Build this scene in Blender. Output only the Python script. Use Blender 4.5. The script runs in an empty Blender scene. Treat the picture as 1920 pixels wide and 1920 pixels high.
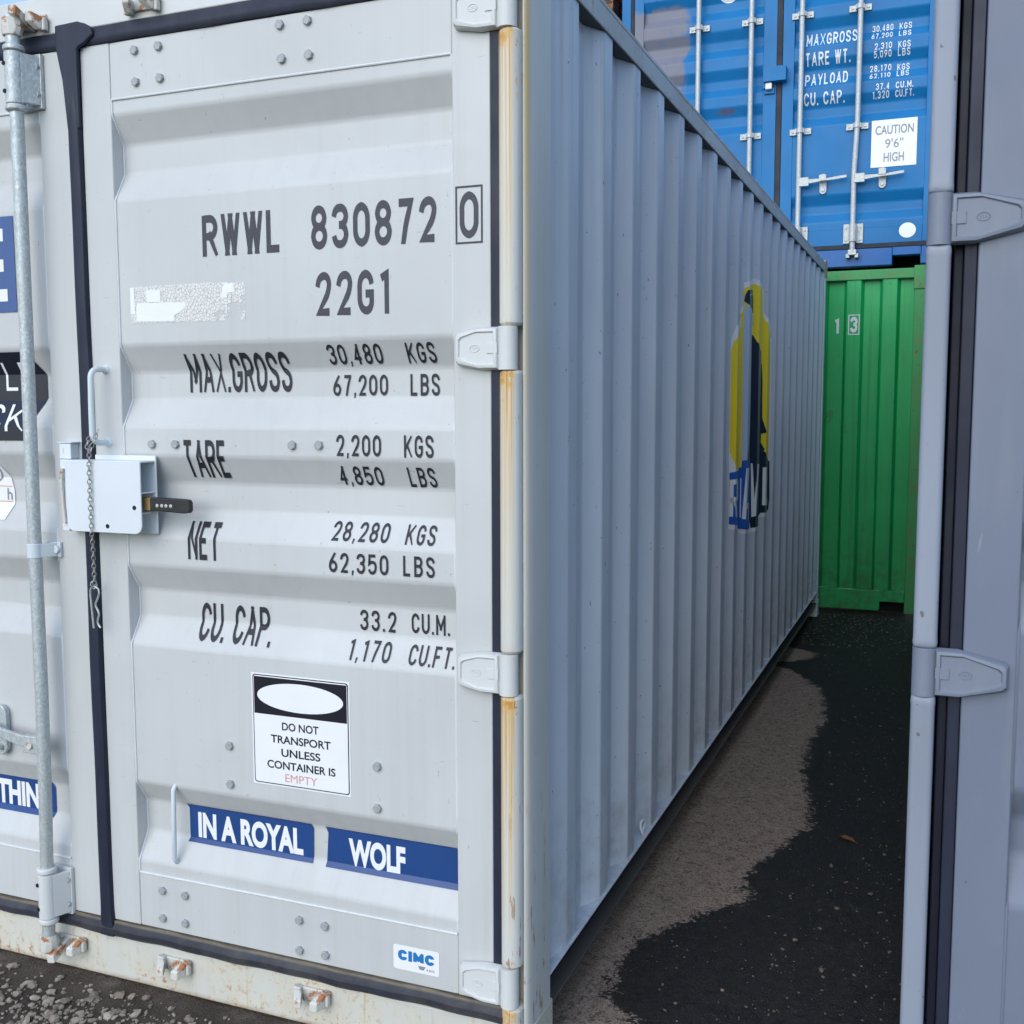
import bpy, bmesh, math, random
from mathutils import Vector, Matrix, noise as mnoise
from mathutils.geometry import tessellate_polygon
from math import radians, pi, sin, cos

C = bpy.context.scene
LINK = C.collection.objects.link

# ------------------------------------------------------------------ camera
cam_d = bpy.data.cameras.new("camera")
cam = bpy.data.objects.new("camera", cam_d)
LINK(cam)
C.camera = cam
cam_d.sensor_width = 36.0
cam_d.lens = 37.87
cam_d.clip_start = 0.05
cam_d.clip_end = 2000
yaw, pitch, roll = 0.38236, -0.09688, -0.00229
f = Vector((-sin(yaw) * cos(pitch), cos(yaw) * cos(pitch), sin(pitch)))
r = Vector((cos(yaw), sin(yaw), 0))
u = r.cross(f)
r2 = r * cos(roll) + u * sin(roll)
u2 = -r * sin(roll) + u * cos(roll)
m = Matrix((r2, u2, -f)).transposed().to_4x4()
m.translation = (0.842, -2.196, 1.549)
cam.matrix_world = m

# ------------------------------------------------------------------ sky, sun, exposure
SUN_EL, SUN_AZ = radians(34), radians(188)      # azimuth measured clockwise from +Y: behind the camera, very slightly to the left
W = bpy.data.worlds.new("World")
C.world = W
W.use_nodes = True
nt = W.node_tree
sky = nt.nodes.new("ShaderNodeTexSky")
sky.sky_type = 'NISHITA'
sky.sun_disc = False
sky.sun_elevation = SUN_EL
sky.sun_rotation = SUN_AZ
sky.air_density = 1.0
sky.dust_density = 0.35
sky.ozone_density = 1.6
bg = nt.nodes["Background"]
bg.inputs[1].default_value = 0.15
nt.links.new(sky.outputs[0], bg.inputs[0])

sd = bpy.data.lights.new("sun", 'SUN')
sd.energy = 1.08
sd.angle = radians(55)
sd.color = (1.0, 0.935, 0.83)
sun = bpy.data.objects.new("sun", sd)
LINK(sun)
S = Vector((sin(SUN_AZ) * cos(SUN_EL), cos(SUN_AZ) * cos(SUN_EL), sin(SUN_EL)))
sun.rotation_euler = S.to_track_quat('Z', 'Y').to_euler()
sun.location = S * 20

C.view_settings.view_transform = 'Standard'
C.view_settings.look = 'None'
C.view_settings.exposure = 0.80
C.view_settings.gamma = 1.0
C.view_settings.use_curve_mapping = False


# ------------------------------------------------------------------ node helper
class NT:
    def __init__(s, name):
        s.m = bpy.data.materials.new(name)
        s.m.use_nodes = True
        s.t = s.m.node_tree
        s.b = s.t.nodes["Principled BSDF"]
        s.co = s.t.nodes.new("ShaderNodeTexCoord").outputs['Object']
        x = s.t.nodes.new("ShaderNodeSeparateXYZ")
        s.t.links.new(s.co, x.inputs[0])
        s.x, s.y, s.z = x.outputs

    def put(s, sock, v):
        if isinstance(v, bpy.types.NodeSocket):
            s.t.links.new(v, sock)
        elif isinstance(v, (tuple, list)):
            sock.default_value = (*v, 1.0) if len(v) == 3 and sock.type == 'RGBA' else v
        else:
            sock.default_value = v

    def math(s, op, a, b=0.0, clamp=False):
        n = s.t.nodes.new("ShaderNodeMath")
        n.operation = op
        n.use_clamp = clamp
        s.put(n.inputs[0], a)
        s.put(n.inputs[1], b)
        return n.outputs[0]

    def mul(s, a, b): return s.math('MULTIPLY', a, b)
    def add(s, a, b): return s.math('ADD', a, b)
    def sub(s, a, b): return s.math('SUBTRACT', a, b)

    def scaled(s, sc, off=(0, 0, 0)):
        n = s.t.nodes.new("ShaderNodeMapping")
        n.inputs['Scale'].default_value = sc
        n.inputs['Location'].default_value = off
        s.t.links.new(s.co, n.inputs[0])
        return n.outputs[0]

    def noise(s, scale=5, detail=3, rough=.55, vec=None, dist=0.0):
        n = s.t.nodes.new("ShaderNodeTexNoise")
        n.inputs['Scale'].default_value = scale
        n.inputs['Detail'].default_value = detail
        n.inputs['Roughness'].default_value = rough
        n.inputs['Distortion'].default_value = dist
        s.t.links.new(vec or s.co, n.inputs['Vector'])
        return n.outputs['Fac']

    def voro(s, scale, feature='F1', vec=None, out='Distance', rand=1.0):
        n = s.t.nodes.new("ShaderNodeTexVoronoi")
        n.feature = feature
        n.inputs['Scale'].default_value = scale
        n.inputs['Randomness'].default_value = rand
        s.t.links.new(vec or s.co, n.inputs['Vector'])
        return n.outputs[out]

    def ramp(s, fac, stops, inter='LINEAR'):
        n = s.t.nodes.new("ShaderNodeValToRGB")
        n.color_ramp.interpolation = inter
        el = n.color_ramp.elements
        while len(el) < len(stops):
            el.new(0.5)
        for e, (p, c) in zip(el, stops):
            e.position = p
            e.color = (c, c, c, 1) if not isinstance(c, (tuple, list)) else (*c, 1)
        s.put(n.inputs[0], fac)
        return n.outputs[0]

    def step(s, v, a, b):
        n = s.t.nodes.new("ShaderNodeMapRange")
        n.interpolation_type = 'SMOOTHSTEP'
        s.put(n.inputs['Value'], v)
        n.inputs['From Min'].default_value = a
        n.inputs['From Max'].default_value = b
        return n.outputs[0]

    def mix(s, fac, a, b):
        n = s.t.nodes.new("ShaderNodeMix")
        n.data_type = 'RGBA'
        s.put(n.inputs[0], fac)
        s.put(n.inputs[6], a)
        s.put(n.inputs[7], b)
        return n.outputs[2]

    def bump(s, h, strength=.2, dist=.01, prev=None):
        n = s.t.nodes.new("ShaderNodeBump")
        n.inputs['Strength'].default_value = strength
        n.inputs['Distance'].default_value = dist
        s.put(n.inputs['Height'], h)
        if prev is not None:
            s.t.links.new(prev, n.inputs['Normal'])
        return n.outputs[0]

    def done(s, col, rough=.5, normal=None, metal=0.0, spec=.4):
        s.put(s.b.inputs['Base Color'], col)
        s.put(s.b.inputs['Roughness'], rough)
        s.put(s.b.inputs['Metallic'], metal)
        s.put(s.b.inputs['Specular IOR Level'], spec)
        if normal is not None:
            s.t.links.new(normal, s.b.inputs['Normal'])
        return s.m


RUST = (.24, .085, .025)
STAIN = (.60, .40, .14)


def paint(name, col, rough=.42, chips=.25, streak=.12, dents=.25, dirt=(.30, .27, .22), var=.05, extra=None, spec=.4):
    """weathered gloss paint on steel: tone drift, rain streaks, small rust chips, faint dents"""
    n = NT(name)
    a = tuple(min(1, c * (1 - var)) for c in col)
    b = tuple(min(1, c * (1 + var)) for c in col)
    c = n.mix(n.ramp(n.noise(1.6, 4), [(.35, 0), (.65, 1)]), a, b)
    st = n.ramp(n.noise(1.0, 4, .6, n.scaled((34, 34, .8))), [(.48, 0), (.78, 1)])
    blot = n.ramp(n.noise(2.3, 3), [(.4, .25), (.7, 1)])
    c = n.mix(n.mul(n.mul(st, blot), streak), c, dirt)
    # small nicks, mostly where the paint has worn
    worn = n.ramp(n.noise(3.1, 3, .6), [(.50, 0), (.68, 1)])
    nick = n.ramp(n.noise(75, 2, .6, n.scaled((1, 1, .45))), [(.730, 0), (.755, 1)])
    nick2 = n.ramp(n.noise(160, 1, .5, n.scaled((1, 1, .3), (3, 1, 7))), [(.775, 0), (.79, 1)])
    mk = n.math('MAXIMUM', n.mul(nick, worn), n.mul(nick2, .5))
    c = n.mix(n.mul(mk, chips), c, (.16, .10, .07))
    if extra:
        c = extra(n, c)
    ro = n.ramp(n.noise(4, 4), [(.3, rough - .07), (.7, rough + .09)])
    h = n.bump(n.noise(2.6, 2), dents, .012)
    h = n.bump(n.noise(220, 2), .06, .001, h)
    return n.done(c, ro, h, 0.0, spec)


def plain(name, col, rough=.5, metal=0.0, var=.08, scale=20, bump=.05, spec=.4):
    n = NT(name)
    c = n.mix(n.noise(scale, 4), tuple(x * (1 - var) for x in col), tuple(min(1, x * (1 + var)) for x in col))
    return n.done(c, rough, n.bump(n.noise(scale * 6, 2), bump, .002), metal, spec)


M = {}
GREY = (.530, .540, .536)
CREAM = (.575, .57, .52)


def door_extra(n, c):
    # a few scuffed lighter smears and thin rust flecks along the welds
    smear = n.ramp(n.noise(1.0, 5, .65, n.scaled((3.0, 3.0, 9.0), (1, 2, 3))), [(.60, 0), (.72, .5)])
    c = n.mix(n.mul(smear, .35), c, (.62, .64, .65))
    # dust that settles in streaks on the lower half, a few scrapes, rust specks along seams
    low = n.step(n.z, 1.3, .2)
    run = n.ramp(n.noise(1.0, 5, .62, n.scaled((22, 5, .9), (4, 0, 0))), [(.46, 0), (.70, 1)])
    c = n.mix(n.mul(n.mul(run, low), .16), c, (.36, .34, .29))
    scr = n.ramp(n.noise(1, 3, .6, n.scaled((16, 5, 90), (4, 4, 4)), .8), [(.715, 0), (.73, 1)])
    c = n.mix(n.mul(scr, .45), c, (.27, .27, .27))
    pin = n.ramp(n.noise(55, 2, .5, n.scaled((1, 1, .8), (9, 2, 4))), [(.765, 0), (.78, 1)])
    c = n.mix(n.mul(pin, .7), c, (.40, .25, .13))
    return c


M['grey'] = paint("grey_door_paint", GREY, .40, .55, .16, .10, extra=door_extra)


def side_extra(n, c):
    # grime washed down from the roof rail, mud splashed up from the ground, a few rust pin-holes
    top = n.step(n.z, 1.5, 2.5)
    run = n.ramp(n.noise(1.0, 4, .6, n.scaled((26, 26, .55), (1, 6, 0))), [(.50, 0), (.70, 1)])
    c = n.mix(n.mul(n.mul(run, top), .30), c, (.22, .215, .20))
    low = n.step(n.z, .75, .19)
    mud = n.ramp(n.noise(16, 5, .7), [(.45, 0), (.72, 1)])
    c = n.mix(n.mul(n.mul(mud, low), .42), c, (.25, .22, .19))
    pin = n.ramp(n.noise(70, 2, .5, n.scaled((1, 1, .8), (9, 2, 4))), [(.735, 0), (.755, 1)])
    c = n.mix(n.mul(pin, .8), c, (.20, .085, .04))
    scr = n.ramp(n.noise(1, 3, .6, n.scaled((5, 14, 60), (4, 4, 4)), .6), [(.70, 0), (.715, 1)])
    return n.mix(n.mul(scr, .35), c, (.66, .69, .72))


M['side'] = paint("grey_side_skylit_paint", (.555, .615, .680), .42, .7, .18, .55, extra=side_extra)  # door grey made bluer and brighter, with the sky's blue fill in the colour


def post_extra(n, c):
    # rust water runs below each hinge, and one long stain down the post's front edge
    zz = n.mul(n.z, 1 / 2.7)
    stops = []
    for zh in (.175, .905, 1.627, 2.343):
        stops += [(zh - .60, .02), (zh - .40, .30), (zh - .15, .66), (zh - .02, 1.0), (zh, 1.0), (zh + .006, .40), (zh + .105, .22), (zh + .125, .02)]
    stops = [(max(0, a), b) for a, b in stops if a > 0]
    stops.sort()
    run = n.ramp(zz, [(a / 2.7, b) for a, b in stops][:31])
    ang = n.noise(1.0, 5, .62, n.scaled((170, 30, .8)), .25)
    col_ = n.ramp(ang, [(.44, 0), (.64, 1)])
    front = n.step(n.x, -.022, -.036)
    k = n.mul(n.mul(run, col_), front)
    # a solid orange collar right under each pin
    k = n.math('MAXIMUM', k, n.mul(n.ramp(run, [(.93, 0), (1, .75)]), n.mul(front, n.ramp(n.noise(60, 3), [(.35, .2), (.6, 1)]))))
    fl = n.ramp(n.noise(1.0, 4, .7, n.scaled((60, 60, 22), (4, 1, 2))), [(.62, 0), (.66, 1)])
    k = n.math('MAXIMUM', k, n.mul(n.mul(fl, n.ramp(run, [(.6, .0), (1, .8)])), n.step(n.x, -.008, -.022)))
    c = n.mix(n.mul(front, n.mul(n.ramp(n.noise(1, 2, .5, n.scaled((20, 20, .7))), [(.35, .05), (.7, .75)]), .55)), c, (.66, .61, .43))
    c = n.mix(n.ramp(k, [(0, 0), (.45, .9)]), c, (.60, .335, .065))
    c = n.mix(n.ramp(k, [(.5, 0), (.9, .85)]), c, (.38, .16, .04))
    # long edge stain
    e = n.math('ABSOLUTE', n.add(n.x, .0095))
    w = n.ramp(n.noise(1, 3, .5, n.scaled((6, 6, 1.1), (2, 0, 0))), [(.3, .55), (.7, 1.1)])
    line = n.mul(n.step(e, .0065, .001), w)
    line = n.mul(line, n.ramp(n.mul(n.z, .4), [(0.1, .18), (.45, .35), (.8, 1)]))
    line = n.mul(line, n.step(n.y, .045, .03))
    c = n.mix(n.mul(line, .9), c, (.50, .37, .15))
    # brown bitten patches low on the post
    low = n.ramp(n.mul(n.z, .5), [(.15, 1), (.40, 0)])
    bite = n.ramp(n.noise(1.0, 4, .7, n.scaled((46, 46, 9))), [(.60, 0), (.64, 1)])
    c = n.mix(n.mul(n.mul(bite, low), .85), c, (.30, .16, .09))
    return c


M['post'] = paint("post_paint", (.58, .59, .565), .42, .5, .2, .12, extra=post_extra)


def sill_extra(n, c):
    lo = n.ramp(n.mul(n.z, 8), [(.0, 1), (.25, .8), (.6, .35), (1, .55)])
    big = n.ramp(n.noise(4.5, 4, .7), [(.42, 0), (.60, 1)])
    spot = n.ramp(n.noise(58, 4, .7, n.scaled((1, 1, .8), (5, 0, 2))), [(.553, 0), (.595, 1)])
    k = n.mul(n.mul(spot, big), lo)
    halo = n.ramp(n.noise(42, 3, .65, n.scaled((1, 1, .8), (5, 0, 2))), [(.49, 0), (.60, 1)])
    c = n.mix(n.mul(n.mul(halo, big), n.mul(lo, .35)), c, (.55, .40, .18))
    c = n.mix(n.mul(big, .30), c, (.62, .55, .38))
    run = n.ramp(n.noise(1, 3, .6, n.scaled((38, 1, 1.5), (7, 0, 0))), [(.62, 0), (.72, 1)])
    c = n.mix(n.mul(run, .6), c, (.50, .34, .12))
    c = n.mix(n.mul(k, .95), c, (.36, .14, .045))
    edge = n.mul(n.step(n.z, .020, .003), n.ramp(n.noise(12, 4, .7), [(.35, .2), (.6, 1)]))
    c = n.mix(n.mul(edge, .75), c, (.30, .19, .10))
    return c


M['sill'] = paint("sill_paint", CREAM, .45, .7, .2, .15, extra=sill_extra)
M['cream'] = paint("hinge_paint", (.60, .61, .60), .42, .5, .08, .08)


def keeper_extra(n, c):
    k = n.ramp(n.noise(34, 4, .7), [(.52, 0), (.60, 1)])
    return n.mix(n.mul(k, .95), c, (.36, .14, .04))


M['keeper'] = paint("worn_keeper_paint", (.58, .57, .52), .5, .8, .2, .2, extra=keeper_extra)


def rail_extra(n, c):
    k = n.ramp(n.noise(1.0, 4, .7, n.scaled((9, 9, 30))), [(.56, 0), (.68, 1)])
    c = n.mix(n.mul(k, .55), c, (.24, .17, .11))
    k2 = n.ramp(n.noise(1.0, 3, .7, n.scaled((24, 24, 6), (3, 3, 3))), [(.64, 0), (.70, 1)])
    return n.mix(n.mul(k2, .8), c, (.22, .10, .04))


M['rail'] = paint("top_rail_paint", (.42, .43, .42), .5, .9, .3, .2, extra=rail_extra)
M['under'] = paint("underseal_and_rail_shade", (.080, .077, .072), .7, .4, .3, .3, dirt=(.10, .09, .08))  # also colours the strip that stands for shade below the top rail


def slate_extra(n, c):
    scr = n.ramp(n.noise(1, 3, .6, n.scaled((30, 10, 7), (4, 4, 4)), 1.0), [(.715, 0), (.75, 1)])
    c = n.mix(n.mul(scr, .28), c, (.34, .37, .42))
    rub = n.ramp(n.noise(1, 4, .65, n.scaled((18, 8, 3), (1, 0, 3))), [(.52, 0), (.74, 1)])
    c = n.mix(n.mul(rub, .28), c, (.24, .26, .30))
    pin = n.ramp(n.noise(60, 2, .5, n.scaled((1, 1, .7), (2, 2, 4))), [(.745, 0), (.76, 1)])
    c = n.mix(n.mul(pin, .8), c, (.10, .07, .055))
    return c


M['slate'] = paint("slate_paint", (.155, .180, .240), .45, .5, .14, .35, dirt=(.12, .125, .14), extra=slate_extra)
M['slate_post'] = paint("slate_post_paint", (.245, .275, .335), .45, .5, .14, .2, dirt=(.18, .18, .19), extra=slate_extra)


M['slate_side_bounce'] = paint("pale_bounce_paint", (.36, .41, .49), .45, .4, .2, .2)  # unseen side made paler than its doors to bounce light into the passage
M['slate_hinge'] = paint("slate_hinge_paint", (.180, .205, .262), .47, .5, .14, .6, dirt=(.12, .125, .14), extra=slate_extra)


def rubber(name, col=(.013, .016, .033), dust=0.0, zdust=None):
    n = NT(name)
    c = n.mix(n.noise(14, 3), tuple(x * .75 for x in col), tuple(x * 1.3 for x in col))
    st = n.ramp(n.noise(1, 4, .6, n.scaled((30, 30, 1.2))), [(.45, 0), (.75, 1)])
    c = n.mix(n.mul(st, .35), c, (.034, .044, .082))
    if zdust:
        k = n.step(n.z, zdust[0], zdust[1])
        k = n.mul(k, n.ramp(n.noise(25, 4, .7), [(.3, .5), (.7, 1)]))
        c = n.mix(n.mul(k, .92), c, (.20, .165, .115))
        g = n.ramp(n.noise(9, 4, .7), [(.45, 0), (.75, .8)])
        c = n.mix(n.mul(g, .45), c, (.13, .12, .10))
    return n.done(c, n.ramp(n.noise(6, 3), [(.3, .42), (.7, .62)]), n.bump(n.noise(30, 3), .12, .002), 0, .35)


M['rubber'] = rubber("door_seal_rubber")
M['rubber_low'] = rubber("bottom_seal_rubber", (.024, .025, .033), 1, (.159, .166))
M['rubber_far'] = rubber("far_seal_rubber", (.009, .010, .017))


def galv(name, col=(.50, .54, .55), rough=.45, metal=.55):
    n = NT(name)
    sp = n.voro(260, 'F1', n.scaled((1, 1, .6)), 'Color')
    g = n.t.nodes.new("ShaderNodeRGBToBW")
    n.t.links.new(sp, g.inputs[0])
    c = n.mix(n.ramp(g.outputs[0], [(.2, 0), (.8, 1)]), tuple(x * .80 for x in col), tuple(min(1, x * 1.16) for x in col))
    c = n.mix(n.ramp(n.noise(60, 4, .7), [(.35, 0), (.7, .7)]), c, tuple(x * .75 for x in col))
    c = n.mix(n.ramp(n.noise(2, 3), [(.45, 0), (.8, .5)]), c, (.52, .54, .50))
    return n.done(c, n.ramp(n.noise(30, 3), [(.3, rough - .08), (.7, rough + .14)]), n.bump(n.noise(180, 2), .15, .001), metal, .5)


M['galv'] = galv("galvanised_steel", (.52, .56, .565), .48, .35)
M['galv_far'] = galv("galvanised_steel_far", (.52, .54, .54), .5, .3)
M['bolt'] = galv("bolt_steel", (.37, .385, .40), .5, .2)
M['chain'] = plain("chain_steel", (.38, .37, .34), .45, .7, .25, 120)
M['clip'] = galv("clip_zinc", (.45, .46, .46), .4, .6)
M['hole'] = plain("dark_hole", (.01, .01, .01), .8)
M['ink'] = plain("stencil_ink", (.020, .021, .030), .5, 0, .25, 30)
M['ink_soft'] = plain("worn_stencil_ink", (.045, .046, .062), .5, 0, .25, 30)
M['white'] = plain("white_vinyl", (.78, .79, .80), .35, 0, .03, 12, .02)
M['whiteink'] = plain("white_stencil_ink", (.66, .70, .73), .5, 0, .10, 25)
M['black'] = plain("black_vinyl", (.014, .014, .022), .32, 0, .2, 10, .02)
M['blackblue'] = plain("navy_black_vinyl", (.016, .018, .032), .32, 0, .2, 10, .02)
M['navy'] = plain("deep_blue_vinyl", (.018, .060, .205), .33, 0, .12, 10, .02)
M['navy2'] = plain("mid_blue_vinyl", (.045, .095, .265), .33, 0, .10, 10, .02)
M['red'] = plain("faded_red_ink", (.62, .30, .27), .5, 0, .15, 60)
M['orange'] = plain("orange_ink", (.62, .22, .08), .5)
M['cimc'] = plain("blue_logo_ink", (.015, .17, .46), .4)
M['greyink'] = plain("grey_ink", (.25, .26, .28), .5)
M['yellow'] = plain("yellow_vinyl", (.86, .68, .02), .4, 0, .06, 6, .02)
M['wolfgrey'] = plain("grey_blue_vinyl", (.42, .52, .68), .4, 0, .05, 6, .02)
M['wolfnavy'] = plain("night_navy_vinyl", (.008, .016, .045), .35, 0, .1, 6, .02)
M['logoblue'] = plain("royal_blue_vinyl", (.012, .10, .46), .38, 0, .08, 6, .02)
M['brass'] = plain("scratched_brass", (.46, .33, .15), .4, .7, .25, 90, .2)
M['lockblack'] = plain("scuffed_black_plastic", (.022, .021, .021), .5, 0, .4, 60, .25)
M['rivet'] = plain("bright_rivet", (.50, .50, .48), .45, .4, .1, 60)
M['lockwhite'] = paint("lock_box_white_paint", (.66, .70, .735), .38, .9, .10, .10)
M['handle'] = paint("handle_paint", (.60, .66, .69), .38, .3, .05, .05)
M['rusty'] = paint("rusted_edge", (.42, .30, .20), .7, .9, .4, .4, extra=keeper_extra)
M['caulk'] = plain("painted_weld_bead", (.64, .66, .67), .45, 0, .1, 60, .3)


def blue_extra(n, c):
    # an area of the left leaf coloured grey with a ragged edge
    nz = n.mul(n.sub(n.noise(7, 4, .6), .5), .26)
    kx = n.step(n.add(n.x, nz), -1.10, -1.16)
    kz = n.step(n.add(n.z, n.mul(nz, .6)), 4.64, 4.60)
    kz2 = n.step(n.add(n.z, nz), 3.5, 3.56)
    c = n.mix(n.mul(n.mul(kx, kz), n.mul(kz2, .96)), c, (.185, .185, .225))
    # one smeared rust mark
    dx = n.mul(n.add(n.x, .80), 9)
    dz = n.mul(n.sub(n.z, 3.80), 26)
    d = n.add(n.mul(dx, dx), n.mul(dz, dz))
    d = n.add(d, n.mul(n.noise(30, 3), .8))
    c = n.mix(n.mul(n.step(d, 1.25, .3), .75), c, (.12, .07, .06))
    scr = n.ramp(n.noise(1, 4, .6, n.scaled((9, 9, 3), (4, 4, 4)), 1.5), [(.62, 0), (.66, 1)])
    c = n.mix(n.mul(scr, .30), c, (.02, .14, .36))
    return c


BLUE = (.008, .155, .385)
M['blue'] = paint("blue_paint", BLUE, .36, .35, .15, .35, dirt=(.02, .09, .25), var=.08, extra=blue_extra, spec=.22)
M['blue_low'] = paint("blue_sill_paint", (.006, .112, .36), .4, .4, .15, .2, dirt=(.02, .06, .2), var=.08)


def green_extra(n, c):
    k = n.ramp(n.noise(1, 4, .7, n.scaled((5, 5, 3), (2, 5, 1)), 1.2), [(.64, 0), (.67, 1)])
    c = n.mix(n.mul(k, .4), c, (.05, .09, .04))
    low = n.step(n.z, .9, .05)
    mud = n.ramp(n.noise(13, 5, .72), [(.42, 0), (.68, 1)])
    c = n.mix(n.mul(n.mul(mud, low), .6), c, (.045, .055, .030))
    run = n.ramp(n.noise(1.0, 4, .6, n.scaled((30, 30, .7), (3, 0, 0))), [(.50, 0), (.70, 1)])
    return n.mix(n.mul(run, .35), c, (.012, .11, .045))


def green_rust(n, c):
    k = n.ramp(n.noise(9, 5, .7), [(.50, 0), (.66, 1)])
    c = n.mix(n.mul(k, .40), c, (.17, .15, .06))
    k2 = n.ramp(n.noise(30, 4, .7), [(.60, 0), (.66, 1)])
    return n.mix(n.mul(k2, .8), c, (.13, .06, .03))


M['green'] = paint("green_paint", (.012, .37, .105), .42, .6, .22, .45, dirt=(.03, .12, .05), var=.09, extra=green_extra)
M['green_edge'] = paint("rusting_green_paint", (.05, .31, .095), .5, .8, .25, .3, dirt=(.06, .12, .05), extra=green_rust)
M['brown'] = paint("rust_brown_paint", (.045, .022, .014), .6, 1, .5, .5, dirt=(.05, .03, .02), extra=keeper_extra)
M['roof'] = paint("roof_paint", (.40, .42, .43), .5, .8, .4, .4)


# ------------------------------------------------------------------ mesh helper
class MB:
    def __init__(s):
        s.v, s.f, s.mi, s.sm = [], [], [], []

    def poly(s, pts, faces, mi=0, smooth=False):
        o = len(s.v)
        s.v += [tuple(p) for p in pts]
        for fc in faces:
            s.f.append([o + i for i in fc])
            s.mi.append(mi)
            s.sm.append(smooth)

    def box(s, x0, x1, y0, y1, z0, z1, mi=0):
        s.poly([(x0, y0, z0), (x1, y0, z0), (x1, y1, z0), (x0, y1, z0), (x0, y0, z1), (x1, y0, z1), (x1, y1, z1), (x0, y1, z1)],
               [(0, 3, 2, 1), (4, 5, 6, 7), (0, 1, 5, 4), (1, 2, 6, 5), (2, 3, 7, 6), (3, 0, 4, 7)], mi)

    def prism(s, pts, d, mi=0, smooth=False, caps=True):
        """extrude the closed loop pts (3D) along vector d"""
        n = len(pts)
        d = Vector(d)
        q = [Vector(p) for p in pts]
        al = q + [p + d for p in q]
        fs = [(i, (i + 1) % n, n + (i + 1) % n, n + i) for i in range(n)]
        s.poly(al, fs, mi, smooth)
        if caps:
            s.poly(q, [tuple(range(n - 1, -1, -1))], mi)
            s.poly([p + d for p in q], [tuple(range(n))], mi)

    def loft(s, rings, mi=0, smooth=True, closed=True, caps=True):
        n = len(rings[0])
        o = [p for r_ in rings for p in r_]
        fs = []
        for k in range(len(rings) - 1):
            for i in range(n if closed else n - 1):
                j = (i + 1) % n
                fs.append((k * n + i, k * n + j, (k + 1) * n + j, (k + 1) * n + i))
        s.poly(o, fs, mi, smooth)
        if caps and closed:
            s.poly(rings[0], [tuple(range(n - 1, -1, -1))], mi)
            s.poly(rings[-1], [tuple(range(n))], mi)

    def tube(s, path, rad, n=12, mi=0, caps=True, closed=False):
        P = [Vector(p) for p in path]
        N = len(P)
        rings = []
        ref = None
        for i in range(N):
            if closed:
                t = P[(i + 1) % N] - P[i - 1]
            else:
                t = P[min(i + 1, N - 1)] - P[max(i - 1, 0)]
            t.normalize()
            if ref is None:
                a = Vector((0, 0, 1)) if abs(t.z) < .9 else Vector((1, 0, 0))
                ref = t.cross(a).normalized()
            ref = (ref - t * ref.dot(t)).normalized()
            b = t.cross(ref)
            rr = rad[i] if isinstance(rad, (list, tuple)) else rad
            rings.append([P[i] + (ref * cos(2 * pi * k / n) + b * sin(2 * pi * k / n)) * rr for k in range(n)])
        if closed:
            rings.append(rings[0])
        s.loft(rings, mi, True, True, caps and not closed)

    def cyl(s, a, b, rad, n=20, mi=0):
        s.tube([a, b], rad, n, mi)

    def build(s, name, mats, parent=None, bevel=0.0, seg=2, loc=(0, 0, 0), merge=True, angle=35):
        me = bpy.data.meshes.new(name)
        me.from_pydata(s.v, [], s.f)
        mats = mats if isinstance(mats, (list, tuple)) else [mats]
        for q in mats:
            me.materials.append(q)
        me.polygons.foreach_set('material_index', s.mi)
        me.polygons.foreach_set('use_smooth', s.sm)
        if merge:
            bm = bmesh.new()
            bm.from_mesh(me)
            bmesh.ops.remove_doubles(bm, verts=bm.verts, dist=1e-5)
            bmesh.ops.recalc_face_normals(bm, faces=bm.faces)
            bm.to_mesh(me)
            bm.free()
        me.update()
        o = bpy.data.objects.new(name, me)
        LINK(o)
        o.location = loc
        if parent is not None:
            o.parent = parent
        if bevel:
            me.polygons.foreach_set('use_smooth', [True] * len(me.polygons))
            b = o.modifiers.new("bevel", 'BEVEL')
            b.width = bevel
            b.segments = seg
            b.limit_method = 'ANGLE'
            b.angle_limit = radians(angle)
            b.harden_normals = True
            b.use_clamp_overlap = True
        elif any(s.sm):
            try:
                me.set_sharp_from_angle(angle=radians(40))
            except Exception:
                pass
        return o


def empty(name, loc=(0, 0, 0), rz=0.0):
    o = bpy.data.objects.new(name, None)
    LINK(o)
    o.location = loc
    o.rotation_euler = (0, 0, rz)
    o.empty_display_size = .2
    return o


def tag(o, label, cat, group=None, kind=None):
    if label:
        o['label'] = label
    if cat:
        o['category'] = cat
    if group:
        o['group'] = group
    if kind:
        o['kind'] = kind
    return o


def copy_part(o, parent, loc):
    c = o.copy()
    LINK(c)
    c.parent = parent
    c.location = loc
    return c


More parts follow.
